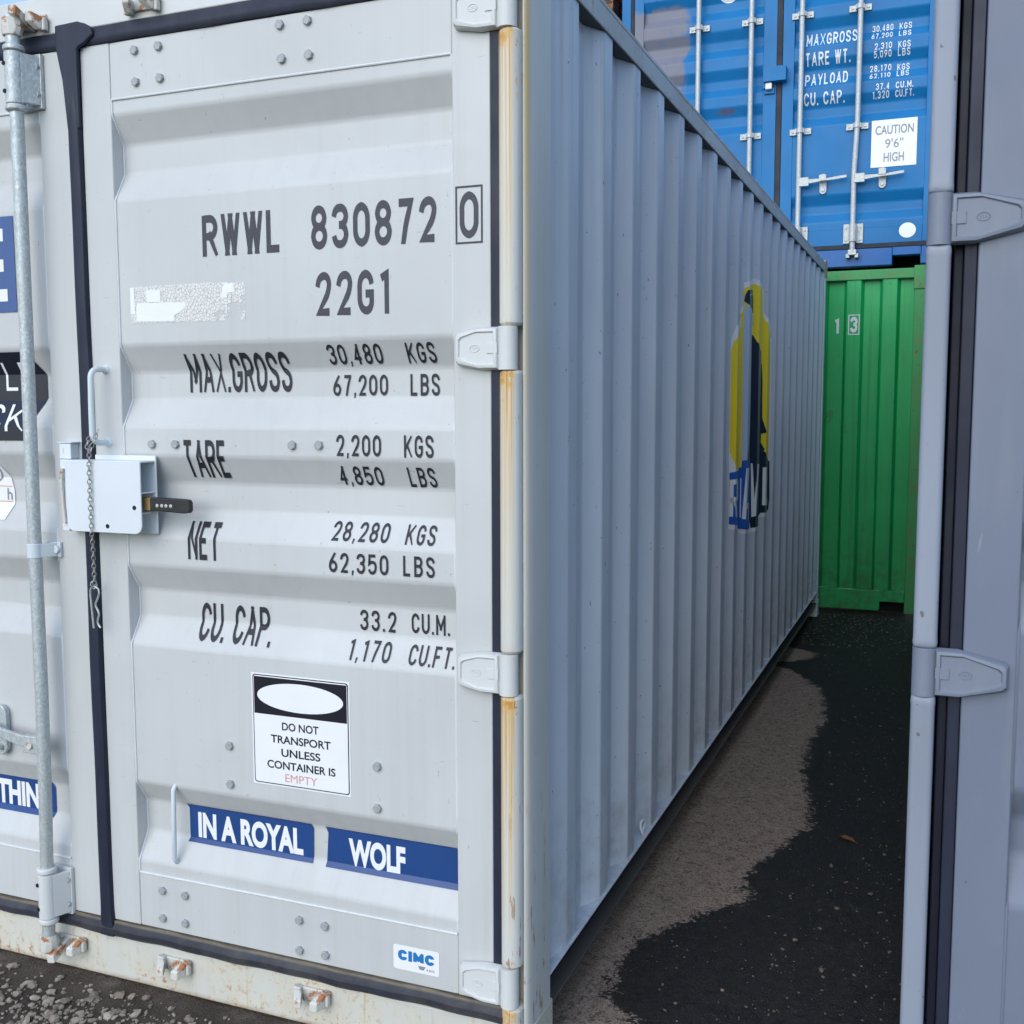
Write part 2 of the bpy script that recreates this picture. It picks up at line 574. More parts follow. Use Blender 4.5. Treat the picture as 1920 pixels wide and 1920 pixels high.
# ------------------------------------------------------------------ a single-stroke stencil alphabet
GL = {
    '0': (.5, [('c', (0, 0, .5), (1, 0, .5), (1, 1, .5), (0, 1, .5))]),
    '1': (.30, [('o', (.0, .86), (.75, 1), (.75, 0))]),
    '2': (.5, [('o', (0, .70), (0, 1, .5), (1, 1, .5), (1, .56, .4), (0, 0), (1, 0))]),
    '3': (.5, [('o', (0, .76), (0, 1, .5), (1, 1, .5), (1, .53, .4), (.42, .53)), ('o', (.42, .53), (1, .53, .42), (1, 0, .5), (0, 0, .5), (0, .24))]),
    '4': (.5, [('o', (.72, -.1), (.72, 1.1)), ('o', (.72, 1), (0, .26), (1.05, .26))]),
    '5': (.5, [('o', (.95, 1), (.08, 1), (.02, .54), (.25, .63, .2), (1, .63, .45), (1, 0, .5), (0, 0, .5), (0, .22))]),
    '6': (.5, [('o', (.72, 1), (0, .44, .3), (0, .22)), ('c', (0, 0, .5), (1, 0, .5), (1, .54, .5), (0, .54, .5))]),
    '7': (.5, [('o', (0, 1), (1, 1), (.55, .45, .3), (.38, 0))]),
    '8': (.5, [('c', (0, 0, .5), (1, 0, .5), (1, .52, .5), (0, .52, .5)), ('c', (.04, .52, .46), (.96, .52, .46), (.96, 1, .46), (.04, 1, .46))]),
    '9': (.5, [('o', (.28, 0), (1, .56, .3), (1, .78)), ('c', (0, 1, .5), (1, 1, .5), (1, .46, .5), (0, .46, .5))]),
    'A': (.54, [('e', (0, 0), (.5, 1)), ('e', (.5, 1), (1, 0)), ('o', (.17, .30), (.83, .30))]),
    'B': (.5, [('c', (0, 0), (1, 0, .45), (1, .53, .45), (0, .53)), ('o', (0, .53), (0, 1), (.94, 1, .45), (.94, .53, .42), (.6, .53))]),
    'C': (.5, [('o', (1, .72), (1, 1, .5), (0, 1, .5), (0, 0, .5), (1, 0, .5), (1, .28))]),
    'D': (.5, [('c', (0, 0), (1, 0, .5), (1, 1, .5), (0, 1))]),
    'E': (.44, [('o', (1, 1), (0, 1), (0, 0), (1, 0)), ('o', (0, .52), (.85, .52))]),
    'F': (.44, [('o', (1, 1), (0, 1), (0, 0)), ('o', (0, .50), (.85, .50))]),
    'G': (.5, [('o', (1, .72), (1, 1, .5), (0, 1, .5), (0, 0, .5), (1, 0, .5), (1, .46), (.5, .46))]),
    'H': (.5, [('o', (0, 0), (0, 1)), ('o', (1, 0), (1, 1)), ('o', (0, .52), (1, .52))]),
    'I': (.0, [('o', (0, 0), (0, 1))]),
    'K': (.5, [('o', (0, 0), (0, 1)), ('o', (.95, 1), (.05, .38)), ('o', (.32, .58), (1, 0))]),
    'L': (.44, [('o', (0, 1), (0, 0), (1, 0))]),
    'M': (.62, [('o', (0, -.1), (0, 1.1)), ('e', (0, 1), (.5, .3)), ('e', (.5, .3), (1, 1)), ('o', (1, 1.1), (1, -.1))]),
    'N': (.5, [('o', (0, -.1), (0, 1.1)), ('e', (0, 1), (1, 0)), ('o', (1, -.1), (1, 1.1))]),
    'O': (.5, [('c', (0, 0, .5), (1, 0, .5), (1, 1, .5), (0, 1, .5))]),
    'P': (.5, [('o', (0, -.1), (0, 1.1)), ('o', (0, 1), (1, 1, .48), (1, .46, .48), (0, .46))]),
    'R': (.5, [('o', (0, -.1), (0, 1.1)), ('o', (0, 1), (1, 1, .48), (1, .48, .48), (0, .48)), ('e', (.50, .48), (1, 0))]),
    'S': (.5, [('o', (1, .74), (1, 1, .5), (0, 1, .5), (0, .62, .35), (1, .40, .35), (1, 0, .5), (0, 0, .5), (0, .26))]),
    'T': (.5, [('o', (0, 1), (1, 1)), ('o', (.5, 1), (.5, 0))]),
    'U': (.5, [('o', (0, 1), (0, 0, .5), (1, 0, .5), (1, 1))]),
    'V': (.5, [('e', (0, 1), (.5, 0)), ('e', (.5, 0), (1, 1))]),
    'W': (.64, [('e', (0, 1), (.26, 0)), ('e', (.26, 0), (.5, 1)), ('e', (.5, 1), (.74, 0)), ('e', (.74, 0), (1, 1))]),
    'X': (.5, [('o', (0, 0), (1, 1)), ('o', (0, 1), (1, 0))]),
    'Y': (.5, [('o', (0, 1), (.5, .45), (1, 1)), ('o', (.5, .45), (.5, 0))]),
    '.': (.0, [('d', 0, 0)]),
    ',': (.0, [('k', 0, 0)]),
    "'": (.0, [('o', (0, 1.0), (0, .76))]),
    '"': (.14, [('o', (0, 1.0), (0, .76)), ('o', (1, 1.0), (1, .76))]),
    'h': (.44, [('o', (0, 0), (0, 1)), ('o', (0, .48), (0, .62, .4), (1, .62, .5), (1, 0))]),
    ' ': (.30, []),
}


def rounded(pts, closed, W_, H_, ox, oz):
    """centre-line points of one stroke, corners rounded"""
    A = [(Vector((ox + p[0] * W_, oz + p[1] * H_)), (p[2] if len(p) > 2 else 0) * max(W_, .05)) for p in pts]
    out = []
    n = len(A)
    for i, (P, rad) in enumerate(A):
        if rad <= 0 or (not closed and i in (0, n - 1)):
            out.append(P)
            continue
        a = A[i - 1][0] - P
        b = A[(i + 1) % n][0] - P
        la, lb = a.length, b.length
        if la < 1e-6 or lb < 1e-6:
            out.append(P)
            continue
        a /= la
        b /= lb
        t = min(rad, la * .5 if closed or i > 1 else la, lb * .5 if closed or i < n - 2 else lb)
        t = min(rad, max(t, min(la, lb) * .5))
        for k in range(7):
            s_ = k / 6
            q = (1 - s_) ** 2 * (P + a * t) + 2 * s_ * (1 - s_) * (P + (a + b) * t * .14) + s_ ** 2 * (P + b * t)
            out.append(q)
    return out


def stroke_quads(C_, closed, t):
    """quads that give a centre line the width t (2D)"""
    Q = [C_[0]]
    for p in C_[1:]:
        if (p - Q[-1]).length > 1e-5:
            Q.append(p)
    if closed and (Q[0] - Q[-1]).length < 1e-5:
        Q.pop()
    n = len(Q)
    L, R_ = [], []
    for i in range(n):
        d0 = (Q[i] - Q[i - 1]).normalized() if (i > 0 or closed) else None
        d1 = (Q[(i + 1) % n] - Q[i]).normalized() if (i < n - 1 or closed) else None
        if d0 is None:
            d0 = d1
        if d1 is None:
            d1 = d0
        tang = d0 + d1
        if tang.length < 1e-4:
            tang = d1
        tang.normalize()
        nrm = Vector((-tang.y, tang.x))
        c = max(.42, abs(nrm.dot(Vector((-d1.y, d1.x)))))
        L.append(Q[i] + nrm * (t / 2 / c))
        R_.append(Q[i] - nrm * (t / 2 / c))
    out = []
    for i in range(n if closed else n - 1):
        j = (i + 1) % n
        out.append((R_[i], R_[j], L[j], L[i]))
    return out


def text_quads(txt, x0, x1, z0, z1, t=.16, gap=.20, wide=1.0):
    """list of strokes (lists of 2D quads) of txt stretched into the rectangle"""
    H = z1 - z0
    adv = []
    tot = 0
    for k, ch in enumerate(txt):
        w = GL[ch][0] * wide
        full = w + (t if ch != ' ' else 0)
        adv.append((tot, w, full))
        tot += full + (gap if k < len(txt) - 1 else 0)
    sx = (x1 - x0) / (tot * H)
    res = []
    T = t * H
    for ch, (a, w, full) in zip(txt, adv):
        ox, W_ = (a + t / 2), w
        strokes = []
        for st in GL[ch][1]:
            if st[0] == 'd':
                q = [(Vector((0, 0)), Vector((t, 0)), Vector((t, t * .95)), Vector((0, t * .95)))]
                q = [tuple(Vector((ox - t / 2, 0)) + p for p in q[0])]
            elif st[0] == 'k':
                b = ox - t / 2
                q = [(Vector((b - .05, -.10)), Vector((b + t * .55, -.10)), Vector((b + t, t)), Vector((b + .02, t)))]
            else:
                pts = rounded(st[1:], st[0] == 'c', W_, 1 - t, ox, t / 2)
                if st[0] == 'o' and len(pts) > 1:                   # square ends reach the full height of the letter
                    for e_, q_, y_ in ((0, 1, st[1][1]), (-1, -2, st[-1][1])):
                        d_ = (pts[e_] - pts[q_]).normalized()
                        if abs(d_.y) > .6 and y_ in (0, 1):
                            pts[e_] = pts[e_] + d_ * t * .7
                if st[0] == 'e':                                    # a slanting limb, run past its ends and cut level
                    d_ = (pts[1] - pts[0]).normalized() * t * .6
                    pts = [pts[0] - d_, pts[1] + d_]
                q = stroke_quads(pts, st[0] == 'c', t)
            lo_ = -.12 if st[0] == 'k' else 0.0
            strokes.append([tuple((x0 + min(max(p.x, ox - t / 2), ox + W_ + t / 2) * H * sx, z0 + min(max(p.y, lo_), 1.0) * H) for p in qq) for qq in q])
        res += strokes
    return res


class Decal:
    """flat marks laid on a folded surface: surf(a) gives the depth of the sheet at the fold coordinate"""

    def __init__(s):
        s.items = []

    def strokes(s, ss, mi=0, lift=0.0):
        for k, qs in enumerate(ss):
            s.items.append((qs, mi, lift + .00012 * (k % 3)))

    def text(s, txt, x0, x1, z0, z1, t=.16, gap=.20, mi=0, lift=0.0, wide=1.0):
        s.strokes(text_quads(txt, x0, x1, z0, z1, t, gap, wide), mi, lift)

    def poly(s, pts, mi=0, lift=0.0):
        s.items.append(([tuple(pts)], mi, lift))

    def ellipse(s, cx, cz, rx, rz, mi=0, lift=0.0, n=48):
        s.poly([(cx + rx * cos(2 * pi * k / n), cz + rz * sin(2 * pi * k / n)) for k in range(n)], mi, lift)

    def rrect(s, x0, x1, z0, z1, rad, mi=0, lift=0.0):
        p = []
        for cx, cz, a0 in ((x1 - rad, z1 - rad, 0), (x0 + rad, z1 - rad, 90), (x0 + rad, z0 + rad, 180), (x1 - rad, z0 + rad, 270)):
            for k in range(6):
                a = radians(a0 + 18 * k)
                p.append((cx + rad * cos(a), cz + rad * sin(a)))
        s.poly(p, mi, lift)

    def outline(s, x0, x1, z0, z1, t, mi=0, lift=0.0):
        c = [Vector((x0, z0)), Vector((x1, z0)), Vector((x1, z1)), Vector((x0, z1))]
        s.items.append(([tuple((p.x, p.y) for p in q) for q in stroke_quads(c, True, t)], mi, lift))

    def build(s, name, mats, parent, place, cuts=(), axis='z'):
        """place(a, b, lift) -> 3D point; cuts are fold coordinates along the axis"""
        bm = bmesh.new()
        for qs, mi, lift in s.items:
            for q in qs:
                area = 0
                for i in range(len(q)):
                    area += q[i - 1][0] * q[i][1] - q[i][0] * q[i - 1][1]
                if abs(area) < 1e-9:
                    continue
                vs = [bm.verts.new((p[0], lift, p[1])) for p in q]
                loops = [tuple(range(len(q)))] if len(q) <= 3 else tessellate_polygon([[Vector((p[0], p[1], 0)) for p in q]])
                for tr in loops:
                    try:
                        fc = bm.faces.new([vs[i] for i in tr])
                        fc.material_index = mi
                    except ValueError:
                        pass
        for cz in cuts:
            co = (0, 0, cz) if axis == 'z' else (cz, 0, 0)
            no = (0, 0, 1) if axis == 'z' else (1, 0, 0)
            bmesh.ops.bisect_plane(bm, geom=bm.verts[:] + bm.edges[:] + bm.faces[:], dist=1e-6, plane_co=co, plane_no=no)
        for v in bm.verts:
            v.co = place(v.co.x, v.co.z, v.co.y)
        me = bpy.data.meshes.new(name)
        bm.to_mesh(me)
        bm.free()
        for q in (mats if isinstance(mats, (list, tuple)) else [mats]):
            me.materials.append(q)
        o = bpy.data.objects.new(name, me)
        LINK(o)
        if parent is not None:
            o.parent = parent
        return o


def font_strokes(txt, x0, x1, z0, z1, bold=.020):
    """outline lettering from the built-in typeface, stretched into the rectangle, as triangles"""
    cu = bpy.data.curves.new("letters", 'FONT')
    cu.body = txt
    cu.resolution_u = 6
    cu.offset = bold
    ob = bpy.data.objects.new("letters", cu)
    LINK(ob)
    me = bpy.data.meshes.new_from_object(ob)
    V = [v.co.copy() for v in me.vertices]
    F = [tuple(p.vertices) for p in me.polygons]
    bpy.data.objects.remove(ob)
    bpy.data.meshes.remove(me)
    bpy.data.curves.remove(cu)
    a0, a1 = min(v.x for v in V), max(v.x for v in V)
    b0, b1 = min(v.y for v in V), max(v.y for v in V)
    g = lambda v: (x0 + (v.x - a0) / (a1 - a0) * (x1 - x0), z0 + (v.y - b0) / (b1 - b0) * (z1 - z0))
    return [[tuple(g(V[i]) for i in fc) for fc in F]]


def interp(x, X, Y):
    if x <= X[0]:
        return Y[0]
    for i in range(1, len(X)):
        if x <= X[i]:
            k = (x - X[i - 1]) / (X[i] - X[i - 1])
            return Y[i - 1] + (Y[i] - Y[i - 1]) * k
    return Y[-1]


def profile(rows, d_out, d_in, lo, hi):
    """zig-zag (coordinate, depth) of a pressed sheet; rows = (out, in, in, out) falling coordinates"""
    X, Y = [lo], [d_out]
    for a, b, c, d in sorted(rows, key=lambda q: q[3]):
        X += [d, c, b, a]
        Y += [d_out, d_in, d_in, d_out]
    X.append(hi)
    Y.append(d_out)
    return X, Y


# hexagon bolt head shared by every door
def bolt_mesh():
    b = MB()
    hx = [(.0112 * cos(k * pi / 3), 0, .0112 * sin(k * pi / 3)) for k in range(6)]
    r0 = [(p[0], .001, p[2]) for p in hx]
    r1 = [(p[0], -.0072, p[2]) for p in hx]
    r3 = [(p[0] * .86, -.0082, p[2] * .86) for p in hx]
    b.loft([r0, r1, r3], smooth=False)
    return b


def corr_wall(name, mat, parent, along, fixed, span, z0, z1, first, pitch=.2806, out=0.0, inn=.036, sign=1, bevel=.007, first_bay=None):
    """vertical trapezoid corrugation. along 'y' (a side wall at x = fixed) or 'x' (an end wall at y = fixed).
    first = coordinate where a ridge flat ends; the sheet steps by sign*inn between ridge and valley"""
    a0, a1 = span
    X, D = [a0], [out]
    k = math.floor((a0 - first) / pitch) - 1
    while True:
        e = first + pitch * k
        k += 1
        for c, d in ((e - .210, inn), (e - .140, inn), (e - .072, out), (e, out)):
            if a0 + .012 < c < a1 - .012:
                X.append(c)
                D.append(d)
        if e > a1 + pitch:
            break
    X.append(a1)
    D.append(out)
    # the sheet meets the post on its first depth
    D[0] = D[1]
    D[-1] = D[-2]
    if first_bay is not None:                       # the sheet leaves the post on one long slope
        keep = [i for i, x in enumerate(X) if i == 0 or x > first_bay]
        X, D = [X[i] for i in keep], [D[i] for i in keep]
        D[0] = inn * .9
    b = MB()
    pts0, pts1 = [], []
    for x, d in zip(X, D):
        p = (fixed - sign * d, x) if along == 'y' else (x, fixed + sign * d)
        pts0.append((*p, z0))
        pts1.append((*p, z1))
    n = len(X)
    b.poly(pts0 + pts1, [(i, i + 1, n + i + 1, n + i) for i in range(n - 1)])
    return b.build(name, mat, parent, bevel, 2, angle=12), X, D


# ------------------------------------------------------------------ hinge leaf, shared shape (knuckle centre at the origin, leaf towards -x when s = 1)
def hinge_mb(s=1, length=.122, rad=.0215, tip=.029):
    b = MB()
    hh = .046
    out = [(-.018, -hh), (-.060, -hh), (-length + .006, -tip - .0065), (-length, -tip), (-length, tip), (-length + .006, tip + .0065), (-.060, hh), (-.018, hh)]

    def ring(inset, y):
        cx, cz = -.066, 0
        q = []
        for x, z in out:
            sxn = (abs(x - cx) - inset) / max(abs(x - cx), 1e-6)
            szn = (abs(z) - inset) / max(abs(z), 1e-6)
            q.append((s * (cx + (x - cx) * sxn), y, z * szn))
        return q
    b.loft([ring(-.001, .002), ring(0, -.007), ring(.004, -.016), ring(.010, -.0175), ring(.0125, -.0135), ring(.0145, -.0135)], smooth=False)
    # raised tongue by the knuckle and a cast oval in the middle of the leaf
    b.box(min(s * -.020, s * -.045), max(s * -.020, s * -.045), -.0160, -.012, -.011, .011)
    e = []
    for k in range(20):
        a = 2 * pi * k / 20
        e.append((s * (-.074 + .011 * cos(a)), -.0138, .0075 * sin(a)))
    b.tube(e, .0011, 6, closed=True)
    for dx in (-.005, 0, .005):
        b.tube([(s * (-.074 + dx), -.0137, -.0032), (s * (-.074 + dx + .001), -.0137, .0032)], .0010, 5)
    b.cyl((0, 0, -hh - .001), (0, 0, hh + .001), rad, 28)
    return b


# =====================================================================================================================
# GREY CONTAINER (left, nearest). Root at its front right bottom corner; the passage side lies in x = 0, the doors in y = 0
# =====================================================================================================================
GRP = "shipping containers in the yard"
grey = empty("shipping_container")
tag(grey, "pale grey container with black stencilled weights on its closed doors, left of the passage", "shipping container", GRP)

ROWS = [(2.277, 2.209, 2.138, 2.068), (1.708, 1.640, 1.570, 1.502), (1.429, 1.360, 1.290, 1.223), (1.146, 1.078, 1.005, .938), (.567, .507, .422, .352)]
PZ, PY = profile(ROWS, .004, .0417, .150, 2.460)
FOLDS = [z for rw in ROWS for z in rw]


def py(z): return interp(z, PZ, PY)


def on_door(lift0):
    return lambda x, z, l: Vector((x, py(z) - lift0 - l, z))


def on_stile(y):
    return lambda x, z, l: Vector((x, y - .0009 - l, z))


def door_leaf(name, xl, xr, pl, pr, mat, parent):
    """a leaf: two stiles, two rails and the pressed panel, with their weld beads"""
    b = MB()
    zb, zt, pb, ptp = .170, 2.450, .318, 2.313
    b.box(xl, pl, 0, .052, zb, zt)
    b.box(pr, xr, 0, .052, zb, zt)
    b.box(pl, pr, .0016, .052, ptp, zt)
    b.box(pl, pr, .0016, .052, zb, pb)
    o = b.build(name, mat, parent, .0035, 3)
    p = MB()
    zs = [ptp] + [z for z in sorted(FOLDS, reverse=True)] + [pb]
    pts = [(pl, py(z), z) for z in zs] + [(pr, py(z), z) for z in zs]
    n = len(zs)
    p.poly(pts, [(i, n + i, n + i + 1, i + 1) for i in range(n - 1)])
    pn = p.build("pressed_panel", mat, o, .008, 4, angle=12)
    w = MB()
    for x, sg in ((pl, 1), (pr, -1)):
        path = []
        for za, zb2 in zip(zs[:-1], zs[1:]):
            for q in range(8):
                z = za + (zb2 - za) * q / 8
                path.append((x + sg * (.0015 + .0007 * mnoise.noise(Vector((x * 9, z * 60, 0)))), py(z) - .0012, z))
        w.tube(path, .0028, 6)
    for z in (ptp, pb):
        w.tube([(pl + .002, .0026, z), ((pl + pr) / 2, .0026, z + .0008), (pr - .002, .0026, z)], .0032, 8)
    w.build("weld_bead", M['caulk'], o)
    return o


rdoor = door_leaf("door", -1.208, -.0895, -1.116, -.180, M['grey'], grey)
ldoor = door_leaf("door", -2.372, -1.250, -2.280, -1.348, M['grey'], grey)

# bolts of the right leaf
bp = [(-1.036, 2.422), (-.963, 2.423), (-1.035, 2.347), (-.961, 2.348), (-.615, 2.428), (-.541, 2.428), (-.612, 2.352), (-.539, 2.352),
      (-1.025, 1.458), (-.952, 1.459), (-.608, 1.460), (-.534, 1.461), (-.814, .698), (-.814, .598), (-.390, .697), (-.391, .594),
      (-1.039, .279), (-.966, .278), (-1.041, .203), (-.968, .202), (-.616, .275), (-.542, .273), (-.617, .196), (-.542, .198)]
random.seed(4)
b0 = None
for x, z in bp:
    yy = .0016 if z > 2.313 or z < .318 else .004
    if b0 is None:
        b0 = bolt_mesh().build("bolt", M['bolt'], rdoor, loc=(x, yy, z))
        bb = b0
    else:
        bb = copy_part(b0, rdoor, (x, yy, z))
    bb.rotation_euler = (0, random.uniform(0, 1), 0)

# hinges
HZ = [2.393, 1.677, .955, .222]
h0 = hinge_mb(1).build("hinge", M['cream'], rdoor, .0015, 2, loc=(-.047, -.006, HZ[0]))
for z in HZ[1:]:
    copy_part(h0, rdoor, (-.047, -.006, z))

# stencilled identification and weights
D = Decal()
D.text("RWWL", -.853, -.627, 1.915, 2.014, .180, .15)
D.text("830872", -.545, -.221, 1.915, 2.015, .180, .20)
D.build("serial_lettering", [M['ink_soft']], rdoor, on_door(.0009), FOLDS)
D = Decal()
D.text("22G1", -.536, -.338, 1.762, 1.863, .180, .22)
D.build("type_lettering", [M['ink_soft']], rdoor, on_door(.0009), FOLDS)
D = Decal()
D.text("0", -.163, -.118, 1.917, 2.018, .165, .2)
D.outline(-.171, -.110, 1.908, 2.028, .0042)
D.build("check_digit", [M['ink_soft']], rdoor, on_stile(0))
D = Decal()
wl = [("MAX.GROSS", -.931, -.629, 1.588, 1.683, .148, .14), ("30,480", -.517, -.372, 1.650, 1.696, .152, .22), ("KGS", -.308, -.235, 1.650, 1.696, .152, .22),
      ("67,200", -.515, -.368, 1.577, 1.626, .152, .22), ("LBS", -.309, -.234, 1.576, 1.626, .152, .22),
      ("TARE", -.931, -.803, 1.375, 1.470, .148, .12), ("2,200", -.487, -.368, 1.436, 1.486, .152, .22), ("KGS", -.308, -.233, 1.435, 1.486, .152, .22),
      ("4,850", -.494, -.375, 1.366, 1.412, .152, .22), ("LBS", -.308, -.238, 1.365, 1.412, .152, .22),
      ("NET", -.924, -.829, 1.169, 1.264, .148, .14), ("28,280", -.511, -.358, 1.234, 1.279, .152, .24), ("KGS", -.313, -.237, 1.233, 1.278, .152, .24),
      ("62,350", -.513, -.353, 1.159, 1.207, .152, .24), ("LBS", -.314, -.233, 1.160, 1.208, .152, .26),
      ("CU. CAP.", -.916, -.697, .958, 1.053, .148, .12), ("33.2", -.452, -.354, 1.016, 1.066, .152, .26), ("CU.M.", -.313, -.214, 1.019, 1.067, .152, .20),
      ("1,170", -.473, -.359, .948, .995, .152, .26), ("CU.FT.", -.310, -.190, .949, .994, .152, .18)]
for a in wl:
    D.text(*a)
D.build("weight_lettering", [M['ink']], rdoor, on_door(.0022), FOLDS)

# warning sign
D = Decal()
sx0, sx1, sz0, sz1 = -.744, -.463, .611, .895
D.poly([(sx0, sz0), (sx1, sz0), (sx1, sz1), (sx0, sz1)], 0)
D.rrect(sx0 + .004, sx1 - .004, sz0 + .004, sz1 - .004, .007, 1, .0004)
D.rrect(sx0 + .0065, sx1 - .0065, sz0 + .0065, sz1 - .0065, .006, 0, .0007)
D.poly([(sx0 + .008, .792), (sx1 - .008, .792), (sx1 - .008, sz1 - .009), (sx0 + .008, sz1 - .009)], 1, .0010)
D.ellipse((sx0 + sx1) / 2, .840, .123, .036, 0, .0013)
for txt, w, z in (("DO NOT", .105, .7555), ("TRANSPORT", .172, .7215), ("UNLESS", .112, .6885), ("CONTAINER IS", .196, .6560)):
    D.strokes(font_strokes(txt, (sx0 + sx1) / 2 - w / 2, (sx0 + sx1) / 2 + w / 2, z, z + .0205), 1, .0010)
D.strokes(font_strokes("EMPTY", -.6035 - .046, -.6035 + .046, .6255, .6455, 0.0), 2, .0010)
D.build("warning_sign", [M['white'], M['black'], M['red']], rdoor, on_door(.0009), FOLDS)

# blue slogan strips
D = Decal()
D.poly([(-.978, .411), (-.596, .411), (-.594, .500), (-.600, .512), (-.984, .512), (-.975, .500), (-.975, .42)], 0)
D.strokes(font_strokes("IN A ROYAL", -.948, -.626, .424, .494, .045), 1, .0005)
D.poly([(-.558, .409), (-.1815, .409), (-.1815, .4965), (-.200, .511), (-.560, .511), (-.552, .495)], 0)
D.strokes(font_strokes("WOLF", -.494, -.337, .421, .491, .045), 1, .0005)
D.build("slogan_strip", [M['navy'], M['white']], rdoor, on_door(.0022), FOLDS)

# maker's sticker
D = Decal()
D.rrect(-.3525, -.230, .2025, .264, .006, 0)
D.text("CIMC", -.3395, -.243, .2265, .2525, .31, .10, 1, .0005, .95)
D.poly([(-.286, .2205), (-.266, .2205), (-.271, .2115), (-.282, .2115)], 2, .0005)
D.text("ANG", -.2645, -.243, .2105, .2165, .16, .3, 2, .0005)
D.build("maker_sticker", [M['white'], M['cimc'], M['greyink']], rdoor, lambda x, z, l: Vector((x, .0016 - .0009 - l, z)))


# crazed remains of an old label
def crackle():
    n = NT("crazed_old_label")
    n.m.use_backface_culling = False
    vec = n.scaled((1, 1, 1.0))
    ed = n.voro(125, 'DISTANCE_TO_EDGE', vec)
    crack = n.step(ed, .03, .075)
    # how much of the film is still there: most at the upper left
    fx = n.math('MULTIPLY', n.add(n.x, 1.08), 1 / .35)
    left = n.ramp(fx, [(0, .80), (.35, 1), (.66, 1), (.76, .66), (.9, .64), (1, .50)])
    low = n.ramp(n.mul(n.sub(n.z, 1.76), 10.7), [(0, .75), (.35, .80), (.55, 1), (.95, 1), (1, .6)])
    keep = n.mul(left, low)
    big = n.noise(28, 4, .6)
    here = n.step(n.sub(n.mul(keep, 1.05), big), .0, .06)
    a = n.mul(crack, here)
    n.put(n.b.inputs['Alpha'], a)
    c = n.mix(n.noise(60, 3), (.70, .68, .64), (.78, .78, .76))
    return n.done(c, .6)


M['crackle'] = crackle()
D = Decal()
D.poly([(-1.079, 1.762), (-.733, 1.760), (-.733, 1.854), (-1.079, 1.852)], 0)
D.poly([(-1.061, 1.766), (-.943, 1.764), (-.944, 1.778), (-.925, 1.786), (-.907, 1.798), (-.909, 1.809), (-1.058, 1.812), (-1.0605, 1.80)], 1, .0007)
D.poly([(-1.027, 1.8125), (-.985, 1.8125), (-.984, 1.842), (-1.028, 1.842)], 1, .0007)
D.poly([(-.803, 1.815), (-.785, 1.815), (-.785, 1.826), (-.762, 1.828), (-.766, 1.848), (-.790, 1.850), (-.798, 1.838)], 1, .0007)
D.poly([(-1.079, 1.785), (-1.064, 1.784), (-1.066, 1.85), (-1.078, 1.85)], 1, .0007)
D.build("peeled_label", [M['crackle'], M['white']], rdoor, on_door(.0008), ())

# grab handle at the meeting stile, and the small rod across the lowest pressing
b = MB()
hp = [(-1.163, .002, 1.648), (-1.163, -.030, 1.648)]
for k in range(1, 6):
    a = k / 5 * pi / 2
    hp.append((-1.163 - .004 * k / 5, -.030 - .020 * sin(a), 1.648 - .020 * (1 - cos(a))))
hp += [(-1.169, -.050, 1.55)]
for k in range(0, 6):
    a = k / 5 * pi / 2
    hp.append((-1.169 + .006 * k / 5, -.030 - .020 * cos(a), 1.481 - .020 * sin(a)))
hp += [(-1.163, .002, 1.461)]
b.tube(hp, .0075, 12)
for z in (1.648, 1.461):
    b.tube([(-1.163, .004, z), (-1.163, -.003, z), (-1.163, -.007, z)], [.014, .012, .008], 10)
b.build("grab_handle", M['handle'], rdoor)
b = MB()
b.tube([(-.991, .016, .573), (-.991, .004, .568), (-.9915, -.002, .560), (-.993, -.003, .47), (-.995, -.002, .372), (-.995, .004, .364), (-.995, .016, .360)], .0062, 10)
b.build("tie_rod", M['handle'], rdoor)

# lock box on the meeting stiles
b = MB()
x0, x1, zt, zb = -1.252, -1.012, 1.418, 1.2345
yo, t = -.062, .005
# shell as a folded plate (front, top return, lower return), open at the right
sec = [(.000, 1.4300), (-.008, 1.4300), (-.0095, 1.4195)]
b.box(-1.205, -1.010, -.0058, -.0008, 1.2300, 1.4295)                # back plate
# front plate with rounded lower corners
fp = []
for cx, cz, a0 in ((x1 - .006, zt - .006, 0), (x0 + .006, zt - .006, 90), (x0 + .022, zb + .022, 180), (x1 - .022, zb + .022, 270)):
    rad = .006 if a0 < 180 else .022
    for k in range(5):
        a = radians(a0 + 22.5 * k)
        fp.append((cx + rad * cos(a), yo, cz + rad * sin(a)))
b.prism(fp, (0, t, 0))
b.box(x0 + .004, x1 - .0005, yo + t, -.0062, zt - .0055, zt - .0005)  # top return
b.box(x0 + .001, x0 + .006, yo + t, -.012, zb + .026, zt - .006)      # closed end
b.box(x0 + .006, x1 - .002, yo + t, -.0064, 1.3350, 1.3390)           # shelf
b.box(x0 + .03, x1 - .012, yo + t, -.0066, 1.2830, 1.2870)            # guard under the lock
lb = b.build("lock_box", M['lockwhite'], rdoor, .002, 2)
for hx_, hz_ in ((-1.033, 1.301), (-1.120, 1.2515)):
    b = MB()
    b.cyl((hx_, yo - .0006, hz_), (hx_, yo + .003, hz_), .0058, 16)
    b.build("lock_box_hole", M['hole'], rdoor)
b = MB()
b.box(-1.300, -1.262, -.030, -.0008, 1.418, 1.458)
b.box(-1.306, -1.256, -.032, -.0008, 1.4585, 1.4625)
b.box(-1.282, -1.2585, -.048, -.0008, 1.232, 1.417)
b.build("lock_lug", M['lockwhite'], ldoor, .002)
b = MB()
b.tube([(-1.272, -.052, 1.395), (-1.2735, -.053, 1.36), (-1.272, -.052, 1.30), (-1.268, -.052, 1.255)], [.006, .0055, .004, .0065], 8)
b.build("lock_box_edge", M['keeper'], ldoor)

# rubber seals
def seal(name, path_fn, mat, parent):
    return None


b = MB()
